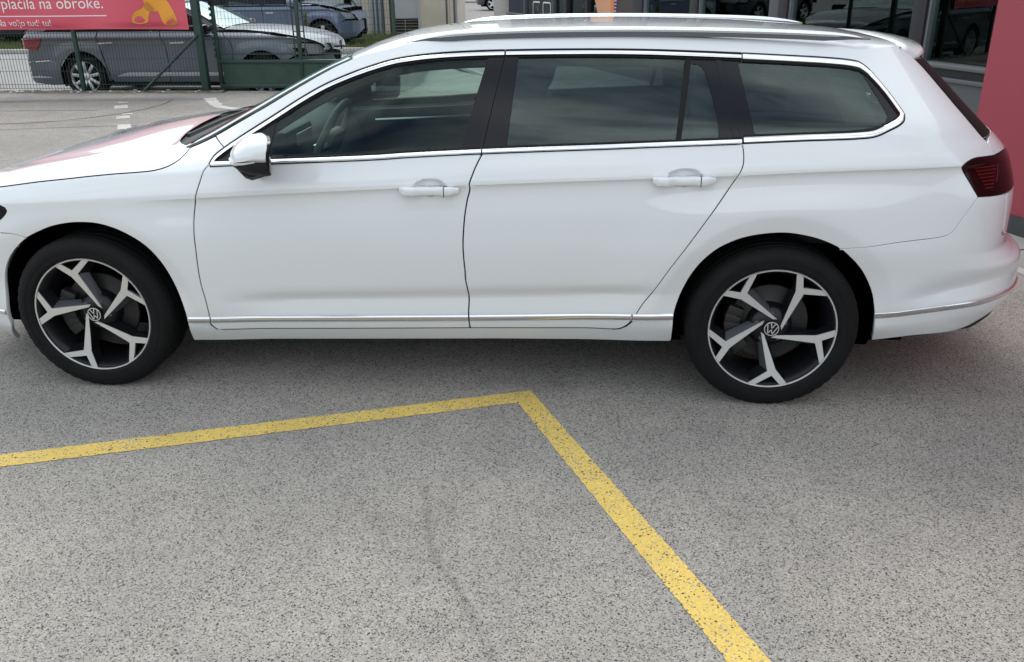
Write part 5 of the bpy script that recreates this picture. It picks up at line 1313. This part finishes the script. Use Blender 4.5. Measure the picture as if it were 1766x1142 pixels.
pn('front_bumper', [(4.42, .335), (4.40, .44), (4.36, .52), (4.42, .58), (4.62, .64), (4.98, .62), (4.995, .5), (4.99, .35), (4.85, .22), (4.46, .20)], GREYM)
pn('headlight', [(4.43, .815), (4.58, .67), (4.80, .65), (4.93, .68), (4.86, .80), (4.62, .835)], mat('headlamp_glass', (.30, .32, .34), rough=.08, coat=1), off=.004)
pn('headlight_bezel', [(4.50, .77), (4.60, .68), (4.72, .67), (4.70, .76)], BLACKP, off=.008)
pn('grille', [(4.89, .82), (4.96, .80), (4.985, .66), (4.95, .66)], BLACKP, off=.012)
TLg = mat('red_lamp_lens', (.30, .010, .018), rough=.1, coat=1)
pn('tail_light', [(.015, .93), (.22, .925), (.44, .93), (.40, .83), (.34, .75), (.20, .77), (.015, .80)], TLg, off=.022)
pn('light_bar', [(.05, .86), (.13, .86), (.13, .83), (.05, .83)], mat('white_lamp', (.7, .62, .6), rough=.2), off=.03, far=False)
pn('chrome_trim', [(1.60, .345), (1.70, .385), (1.80, .405), (3.46, .405), (3.46, .350)], PLATEW, off=.008)
pn('reflector', [(.10, .335), (.28, .36), (.50, .325), (.30, .318)], PLATEW, off=.006)
for hx in (1.50, 2.68): pn('door_handle', [(hx - .12, .862), (hx + .12, .872), (hx + .12, .845), (hx - .12, .835)], PLATEW, off=.022)
sk = g['skin']
sk('bonnet', [(3.42, 1.045, .12), (3.8, 1.035, .10), (4.2, 1.0, .09), (4.6, .93, .13), (4.82, .865, .22), (4.93, .80, .32), (4.97, .70, .38)], GREYM, crown=.035)
sk('windscreen', [(2.62, 1.42, .33), (3.0, 1.27, .25), (3.40, 1.06, .15)][::1], G_BG, crown=.03)
sk('roof', [(.55, 1.40, .33), (1.0, 1.46, .30), (1.8, 1.48, .29), (2.64, 1.42, .31)], GREYM, crown=.03)
sk('tailgate', [(.02, .80, .10), (.06, 1.02, .13), (.52, 1.40, .32)], GREYM, crown=.0)
PILW = mat('silver_grey_pillar', (.34, .37, .41), rough=.3, metal=.3, coat=1)
for yy, s_ in ((0, 1), (1.86, -1)):
    def q(x, z, ins): return np.array([x, yy + s_ * ins, z])
    for nm, pts, m_ in (('roof_pillar', [q(3.42, 1.03, .11), q(3.30, 1.03, .105), q(2.54, 1.40, .30), q(2.64, 1.43, .31)], GREYM), ('roof_pillar', [q(2.30, 1.03, .105), q(2.40, 1.03, .105), q(2.42, 1.42, .29), q(2.34, 1.42, .29)], BLACKP),
                   ('side_window', [q(2.40, 1.03, .11), q(3.30, 1.03, .11), q(2.56, 1.39, .29), q(2.42, 1.41, .30)], G_BG), ('side_window', [q(.45, 1.03, .12), q(2.30, 1.03, .11), q(2.34, 1.42, .29), q(.80, 1.40, .30)], G_BG),
                   ('roof_rail', [q(.6, 1.43, .34), q(2.6, 1.45, .33), q(2.6, 1.41, .30), q(.6, 1.40, .31)], GREYM), ('roof_pillar', [q(.06, 1.0, .14), q(.45, 1.03, .115), q(.80, 1.40, .30), q(.50, 1.40, .33)], GREYM)):
        mesh_obj(nm, pts, [(0, 1, 2, 3)], m_, G)
    bm = bmesh.new(); add_box(bm, 3.05, 3.25, yy - s_ * .22, yy + s_ * .06, .98, 1.13, bevel=.04); bm_obj('door_mirror', bm, BLACKP, G, True, 40)
# ---- blue compact SUV further back
BLUE = mat('slate_blue_paint', (.095, .13, .205), rough=.36, metal=.3, coat=1)
b = bg_car(dict(name='blue_suv', L=4.32, H=1.68, W=1.80, belt=lambda x: 1.0, crease=.93, shoulder=.03, roof_in=.26, tuck=0, rc=.45, fc=.75, wheels=(.80, 3.43), wr=.33, ar=.395, rim=ALLOY, spokes=5, sw=.14))
B = b['root']; tag(B, 'slate blue compact SUV parked on the grass before the grey wall', 'car')
B.location = (-8.0, 17.9, -.02); pn = b['panel']; sk = b['skin']
A1, A2 = b['arch'](.80, math.pi * 1.06, -math.pi * .06), b['arch'](3.43, math.pi * 1.06, -math.pi * .06)
pn('rear_wing', [(.3, .30), (.05, .36), (.02, .6), (.03, .98), (.5, 1.0), (1.10, 1.0), (1.16, .62), (1.21, .45), (1.23, .28), (1.2, .27)] + A1[::-1], BLUE)
pn('rear_door', [(1.11, 1.0), (1.17, .62), (1.22, .45), (1.24, .28), (1.95, .28), (1.98, .6), (1.96, 1.0), (1.5, 1.0)], BLUE)
pn('front_door', [(1.97, 1.0), (1.99, .6), (1.96, .28), (2.90, .28), (2.98, .6), (2.95, .86), (2.86, 1.0), (2.4, 1.0)], BLUE)
pn('front_wing', [(2.87, 1.0), (2.96, .86), (2.99, .6), (2.92, .28)] + A2[:19] + [(3.86, .60), (4.02, .70), (3.88, .88), (3.4, 1.0)], BLUE)
pn('front_bumper', [(3.84, .31), (3.82, .45), (3.80, .52), (3.86, .60), (4.0, .66), (4.31, .66), (4.315, .45), (4.2, .28), (3.9, .25)], BLUE)
pn('headlight', [(3.90, .87), (4.02, .70), (4.20, .70), (4.14, .83)], mat('headlamp_glass', (.3, .32, .34)), off=.004)
pn('sill', seg((1.22, .275), (2.95, .275), 6) + seg((2.93, .21), (1.24, .21), 6), PLASTIC)
for hx in (1.30, 2.16): pn('door_handle', [(hx - .1, .872), (hx + .1, .872), (hx + .1, .842), (hx - .1, .842)], PLATEW, off=.02)
pn('side_marker', [(3.02, .85), (3.09, .85), (3.09, .82), (3.02, .82)], PLATEW, off=.006, far=False)
sk('bonnet', [(2.90, 1.09, .12), (3.3, 1.06, .10), (3.7, .99, .12), (4.0, .90, .18), (4.2, .80, .28), (4.29, .66, .36)], BLUE, crown=.03)
sk('windscreen', [(2.20, 1.58, .28), (2.92, 1.09, .12)], G_BG, crown=.03); sk('roof', [(.30, 1.60, .28), (.8, 1.66, .25), (1.5, 1.68, .25), (2.22, 1.58, .27)], BLUE, crown=.03); sk('tailgate', [(.02, .60, .05), (.05, 1.0, .08), (.28, 1.60, .28)], BLUE, crown=0)
for yy, s_ in ((0, 1), (1.80, -1)):
    def q(x, z, ins): return np.array([x, yy + s_ * ins, z])
    for nm, pts, m_ in (('roof_pillar', [q(2.96, 1.02, .05), q(2.86, 1.01, .05), q(2.16, 1.55, .25), q(2.24, 1.58, .27)], BLUE), ('roof_pillar', [q(1.92, 1.0, .05), q(2.04, 1.0, .05), q(2.02, 1.56, .25), q(1.94, 1.56, .25)], BLACKP),
                   ('side_window', [q(2.04, 1.01, .055), q(2.86, 1.01, .055), q(2.18, 1.54, .25), q(2.02, 1.56, .255)], G_BG), ('side_window', [q(1.12, 1.01, .055), q(1.92, 1.01, .055), q(1.94, 1.56, .255), q(1.16, 1.56, .255)], G_BG), ('side_window', [q(.45, 1.10, .09), q(1.02, 1.01, .06), q(1.06, 1.56, .255), q(.5, 1.54, .26)], G_BG),
                   ('roof_pillar', [q(1.02, 1.0, .05), q(1.12, 1.0, .05), q(1.16, 1.56, .25), q(1.06, 1.56, .25)], BLACKP), ('roof_pillar', [q(.04, 1.0, .1), q(.45, 1.0, .06), q(.5, 1.58, .26), q(.28, 1.60, .28)], BLUE)):
        mesh_obj(nm, pts, [(0, 1, 2, 3)], m_, B)
    bm = bmesh.new(); add_box(bm, 2.66, 2.86, yy - s_ * .20, yy + s_ * .03, .99, 1.17, bevel=.04); bm_obj('door_mirror', bm, BLUE, B, True, 40)
bm = bmesh.new(); add_box(bm, .9, 4.1, .3, 1.5, .3, .95); bm_obj('cabin_floor', bm, DARK, B)
# ---- dark cars at the end of the far yard, built like the SUV in other paint
BLKP = mat('black_paint', (.015, .016, .02), rough=.35, coat=1)
def repaint(src, name, m, loc, rz, label, group=None):
    c = copy_tree(src); c.name = name; c.location = loc; c.rotation_euler = (0, 0, rz)
    for o in c.children_recursive:
        if o.data and len(o.data.materials) and o.data.materials[0].name in ('slate_blue_paint',):
            o.material_slots[0].link = 'OBJECT'; o.material_slots[0].material = m
    tag(c, label, 'car', group); return c
repaint(B, 'black_suv', BLKP, (.35, 43.6, 0), R(184), 'black SUV parked far back in the gap beside the pale pier', 'cars in the far yard')
repaint(B, 'dark_car', BLKP, (-3.9, 58, 0), R(180), 'dark car at the very back of the yard, left of the black SUV', 'cars in the far yard')
repaint(B, 'navy_car', mat('navy_paint', (.02, .024, .036), rough=.4, coat=1), (-15.6, 19.6, 0), 0, 'dark car on the verge behind the grey estate at the left edge')

# ================================================================== grey and beige outbuilding
CONC = mat('grey_wall_panel', (.34, .345, .35), rough=.8, var=(1.2, .08)); BEIG = mat('beige_render', (.46, .41, .33), rough=.9, var=(1.5, .10)); LOUV = mat('louvre_brown_grey', (.20, .185, .165), rough=.6); LDK = mat('louvre_gap', (.03, .028, .026), rough=.9)
ZINC = mat('zinc_pipe', (.30, .33, .37), rough=.4, metal=.6)
OB = empty('outbuilding', (-6, 23, 0)); tag(OB, 'grey and beige outbuilding with louvred vents and zinc downpipes behind the grass', 'building')
def ob(nm, b, m, bev=0): return under(OB, box(nm, b, m, None, bev))
YW = 23.0
for x in np.arange(-18.0, -5.35, .92): ob('wall_panel', (x + .006, x + .914, YW, YW + .2, .0, 4.2), CONC)
ob('wall_backing', (-18.2, -2.0, YW + .2, YW + .4, 0, 4.2), CONC); ob('wall_panel', (-4.84, -4.55, YW, YW + .2, 0, 4.2), BEIG)
ob('wall_panel', (-5.36, -4.85, YW, YW + .2, .45, 4.2), CONC); ob('wall_panel', (-3.93, -3.13, YW - .03, YW + .2, .47, 4.2), CONC); ob('pier', (-4.14, -3.99, YW - .06, YW + .2, 0, 4.2), BEIG)
ob('door_frame', (-3.975, -3.935, YW - .10, YW - .04, 0, 4.2), mat('black_iron', (.01, .012, .012))); ob('door_frame', (-3.13, -3.08, YW - .08, YW - .03, 0, 4.2), CONC)
ob('rendered_wall', (-3.08, -2.18, YW - .05, YW + .2, 0, 4.2), BEIG); ob('corner_post', (-2.17, -2.05, YW - .07, YW + .2, 0, 4.2), BEIG); ob('side_wall', (-2.10, -2.06, YW + .2, YW + 2.4, 0, 4.2), BEIG)
for xa, xb in ((-5.36, -4.87), (-3.93, -3.14), (-6.25, -5.42)):
    ob('louvre_back', (xa, xb, YW + .05, YW + .1, .02, .45), LDK)
    for k in range(5):
        z = .045 + k * .085; bm = bmesh.new(); M_ = Matrix.Translation(((xa + xb) / 2, YW + .0, z + .02)) @ Matrix.Rotation(R(-35), 4, 'X'); add_box(bm, -(xb - xa) / 2, (xb - xa) / 2, -.03, .03, -.006, .006, M_); under(OB, bm_obj('louvre_slat', bm, LOUV))
    ob('louvre_mullion', ((xa + xb) / 2 - .012, (xa + xb) / 2 + .012, YW - .04, YW - .03, .02, .45), LOUV)
for x in (-4.50, -4.40, -4.27): under(OB, tube('downpipe', [(x, YW - .08, .0), (x, YW - .08, 4.2)], .045, ZINC, None, 10))
under(OB, tube('cable', [(-4.16, YW - .1, 0), (-4.17, YW - .1, 2.0), (-4.16, YW - .1, 4)], .012, LDK, None, 6))
o = tube('bent_pipe', catmull([(-5.05, 22.6, 1.05), (-4.86, 22.6, .80), (-4.72, 22.6, .45), (-4.68, 22.6, -.02)], .06), .018, LDK, None, 8); tag(o, 'thin black bent pipe standing in the grass before the wall', 'pipe')
for i, (x, lab) in enumerate(((-1.72, 'slim dark steel post beside the beige corner, left of a pair'), (-1.52, 'slim dark steel post nearest the open yard, right of a pair'))):
    o = under(empty('yard_post', (x, 19.5, 0)), box('shaft', (x - .025, x + .025, 19.48, 19.53, 0, 2.2), mat('rusty_steel', (.10, .085, .075), rough=.7), None, .003)).parent; tag(o, lab, 'post', 'posts at the yard entrance')
    under(o, box('base_plate', (x - .07, x + .07, 19.43, 19.58, 0, .015), MATS['rusty_steel']))
# yard beyond
YARD = mat('cobbled_yard', (.21, .195, .18), rough=.95, var=(5, .3), bump=(8, .5))
sheet_xy('yard', [(-12, 26), (8, 26), (8, 120), (-12, 120)], .004, YARD)
# verge
GRASSG = mat('grass_soil', (.075, .085, .030), rough=1, var=(3, .4)); sheet_xy('verge', [(-30, 16.9), (-1.9, 16.9), (-1.9, 23), (-30, 23)], .012, GRASSG)
KERB = mat('kerb_concrete', (.36, .35, .33), rough=.9, var=(4, .12))
for i, x in enumerate(np.arange(-14, -2, 1.0)): 
    pass
KB = empty('verge_kerb', (-8, 16.8, 0)); tag(KB, 'pale concrete kerb along the front of the grass verge', 'kerb')
for x in np.arange(-16, -2, 1.0): under(KB, box('kerb_stone', (x + .006, x + .994, 16.70, 16.88, 0, .10), KERB, None, .012))
BLADE = mat('grass_blade', (.11, .13, .035), rough=.8, var=(2, .4))
V = []; F = []; rg_ = random.Random(5)
for i in range(26000):
    x = rg_.uniform(-16, -2.2); y = 16.9 + 6.0 * rg_.random() ** 1.4; h = rg_.uniform(.05, .17); w = rg_.uniform(.006, .012); a = rg_.uniform(0, 6.28); l = rg_.uniform(-.08, .08)
    k = len(V); V += [(x - w * math.cos(a), y - w * math.sin(a), .01), (x + w * math.cos(a), y + w * math.sin(a), .01), (x + l, y + rg_.uniform(-.06, .06), .01 + h)]; F.append((k, k + 1, k + 2))
o = mesh_obj('grass', V, F, BLADE); tag(o, 'unmown green grass on the verge', None, None, 'stuff')
# a weedy shrub growing in front of the blue car
V = []; F = []
for i in range(900):
    z = .1 + .75 * rg_.random(); rr = .10 * (1 - abs(z - .45) / .7) * rg_.random() ** .5; a = rg_.uniform(0, 6.28); c = Vector((-4.86 + rr * math.cos(a), 17.6 + rr * math.sin(a), z)); s = rg_.uniform(.012, .028)
    d = Vector((rg_.uniform(-1, 1), rg_.uniform(-1, 1), rg_.uniform(-.5, 1))).normalized(); e = d.cross(Vector((.3, .5, 1))).normalized(); k = len(V); V += [c - e * s * .5, c + d * s, c + e * s * .5, c - d * s]; F.append((k, k + 1, k + 2, k + 3))
SH = empty('weed', (-4.86, 17.6, 0)); tag(SH, 'tall leafy weed growing by the front door of the blue SUV', 'plant'); under(SH, mesh_obj('leaves', V, F, BLADE)); under(SH, tube('stem', [(-4.86, 17.6, 0), (-4.87, 17.6, .4), (-4.85, 17.6, .82)], [.012, .008, .004], GRASSG, None, 6))

# ================================================================== shop building at the right
ANG = R(-67.85); O = (5.547, 4.263, 0)
SHOP = empty('shop_building', O, ANG); tag(SHOP, 'shop front with dark window frames, blinds, posters and a projecting red wall', 'building')
FRM = mat('anthracite_frame', (.028, .028, .032), rough=.45); FRM2 = mat('mid_grey_frame', (.10, .105, .11), rough=.5); REDW = mat('red_cladding', (.325, .050, .070), rough=.42, var=(.7, .05)); SILLM = mat('grey_sill', (.13, .135, .14), rough=.5); STONE = mat('pale_stone', (.50, .48, .44), rough=.85, var=(2, .06))
SG = glass('shop_glass', (.66, .76, .72), refl=1.25); ROOM = mat('shop_interior', (.05, .055, .055), rough=.9); ROOMF = mat('shop_floor', (.13, .11, .09), rough=.5); SLAT = mat('blind_slat', (.50, .56, .53), rough=.6)
NAVY = mat('navy_panel', (.018, .024, .045), rough=.4); ORNG = mat('poster_peach', (.62, .30, .17), rough=.6); ORN2 = mat('poster_orange', (.70, .20, .04), rough=.6); PURP = mat('poster_purple', (.10, .02, .10), rough=.6)
def sh(nm, s0, s1, y0, y1, z0, z1, m, bev=0): return box(nm, (-s1, -s0, y0, y1, z0, z1), m, SHOP, bev)
sh('sill_ledge', -1.55, 14.5, -.10, .10, .78, .82, SILLM, .008); sh('sill_ledge', -1.55, 14.5, -.06, .06, .66, .70, SILLM, .006); sh('apron_wall', -1.55, 14.5, -.02, .12, 0, .66, FRM2); sh('apron_wall', -1.55, 14.5, .0, .12, .70, .78, FRM)
for s0, s1, m_ in ((.82, 1.0, FRM), (3.12, 3.30, FRM), (3.30, 3.5, FRM2), (5.33, 5.55, FRM), (7.15, 7.48, FRM), (9.52, 9.60, FRM), (10.62, 10.78, FRM), (11.40, 11.48, FRM2), (13.27, 13.36, FRM2)): sh('mullion', s0, s1, -.03, .10, .82, 3.2, m_, .004)
for s0, s1 in ((.79, .82), (1.0, 1.03), (3.09, 3.12), (5.30, 5.33), (5.55, 5.58), (7.12, 7.15)): sh('frame_bead', s0, s1, .0, .06, .82, 3.2, ZINC)
for s0, s1 in ((-1.6, .82), (1.0, 3.12), (3.5, 5.33), (5.55, 7.15), (7.48, 9.52), (9.60, 10.62), (10.78, 11.40), (11.48, 13.27)): sh('window_pane', s0, s1, .045, .053, .82, 3.2, SG)
sh('head_beam', -1.6, 14.56, -.05, .2, 3.2, 4.4, FRM2); sh('navy_panel', 13.36, 14.56, -.01, .1, .82, 3.2, NAVY)
sh('back_wall', -1.6, 14.5, 3.4, 3.5, 0, 3.4, ROOM); sh('room_floor', -1.6, 14.5, .12, 3.4, .05, .07, ROOMF); sh('room_ceiling', -1.6, 14.5, .12, 3.4, 3.22, 3.28, ROOM)
for s0, s1 in ((3.54, 5.30), (5.58, 7.12)):
    bm = bmesh.new()
    for z in np.arange(.84, 3.1, .05):
        M_ = Matrix.Translation((-(s0 + s1) / 2, .16, z)) @ Matrix.Rotation(R(32), 4, 'X'); add_box(bm, -(s1 - s0) / 2, (s1 - s0) / 2, -.020, .020, -.0015, .0015, M_)
    o = bm_obj('window_blind', bm, SLAT, SHOP); o['kind'] = 'stuff'
sh('brown_panel', 7.50, 8.28, .034, .042, .82, 3.2, mat('brown_panel', (.045, .030, .028), rough=.5))
prism('poster', [(-9.40, 1.35), (-9.05, .82), (-8.50, .82), (-8.50, 2.6), (-9.9, 2.6)], .034, .040, ORNG, SHOP); sh('poster_edge', 8.42, 8.55, .032, .038, .82, 2.6, ORN2); sh('poster_strip', 8.29, 8.41, .030, .036, .82, 2.6, PURP)
for k in range(9): sh('poster_mark', 8.30, 8.40, .026, .030, .86 + k * .055, .88 + k * .055, mat('poster_lilac', (.55, .42, .55), rough=.6))
sh('poster', 11.52, 13.24, .034, .040, .82, 2.6, mat('poster_black', (.012, .016, .016), rough=.5))
def rounded(cx, cz, w, h, r, n=5): return [(cx + sx * (w - r) + r * math.cos(a), cz + sz * (h - r) + r * math.sin(a)) for sx, sz, a0 in ((1, 1, 0), (-1, 1, 90), (-1, -1, 180), (1, -1, 270)) for a in [R(a0 + 90 * k / n) for k in range(n + 1)]]
for cs, brk in ((12.62, True), (11.95, False)):
    ou, inn = rounded(-cs, .945, .25, .155, .07), rounded(-cs, .945, .225, .128, .052); n = len(ou)
    bm = bmesh.new(); A = [bm.verts.new((x, .031, z)) for x, z in ou]; B_ = [bm.verts.new((x, .031, z)) for x, z in inn]
    for i in range(n):
        if brk and i in (n - 1, 0, 1, 2): continue
        bm.faces.new((A[i], A[(i + 1) % n], B_[(i + 1) % n], B_[i]))
    bm_obj('poster_ring', bm, PRW, SHOP)
tube('poster_sketch', [(-12.75, .030, .86), (-12.60, .030, 1.0), (-12.50, .030, .90), (-12.48, .030, 1.04)], .008, LOUV, SHOP, 5)
# things standing inside behind the glass
box('shop_counter', (-.5, .9, 1.4, 2.0, .07, 1.05), mat('counter_brown', (.12, .07, .05), rough=.5), SHOP, .01)
# red projecting wall with dark plinth
PW = 1.6
box('red_wall', (1.62, 7.5, -PW, -PW + .35, .13, 4.4), REDW, SHOP); box('red_wall_return', (1.62, 1.9, -PW + .35, .0, .13, 4.4), REDW, SHOP); box('plinth', (1.60, 7.5, -PW - .012, .0, 0, .128), mat('dark_plinth', (.05, .052, .055), rough=.7), SHOP)
for k in range(1, 4): pass
PIER = empty('stone_pier', (-.16, 18.3, 0)); tag(PIER, 'pale stone pier at the far end of the shop front', 'pillar'); under(PIER, box('shaft', (-.36, .03, 18.2, 18.9, 0, 4.4), STONE, None, .01)); under(PIER, box('capital', (-.42, .10, 18.14, 18.96, 4.4, 4.6), STONE, None, .01))
# flush pavement and kerb by the red wall
PAVE = mat('pavement_concrete', (.27, .265, .25), rough=.9, var=(2.5, .15))
ex, ey = math.cos(ANG), math.sin(ANG); nx, ny = -ey, ex       # along / inwards
def sp(a, d): return (O[0] + ex * a + nx * d, O[1] + ey * a + ny * d)
kd = -PW - .62
rngp = [(-14.5, 7.5)]
sheet_xy('pavement', [sp(-14.5, kd + .08), sp(9.5, kd + .08), sp(9.5, .5), sp(-14.5, .5)], .008, PAVE)
KB2 = empty('shop_kerb', (*sp(3, kd), 0), ANG); tag(KB2, 'flush pale kerb edging the pavement at the foot of the red wall', 'kerb')
for i in range(26): box('kerb_stone', (-17.5 + i + .006, -16.5 + i - .006, 0, .08, -.05, .016), KERB, KB2, .004)
JT = mat('joint_dark', (.07, .068, .064), rough=.95)
for a in np.arange(-6, 9.4, 1.2):
    q = [sp(a, kd + .1), sp(a + .012, kd + .1), sp(a + .012, -.1 - PW * (a > 1.6)), sp(a, -.1 - PW * (a > 1.6))]; sheet_xy('paving_joint', q, .0115, JT)
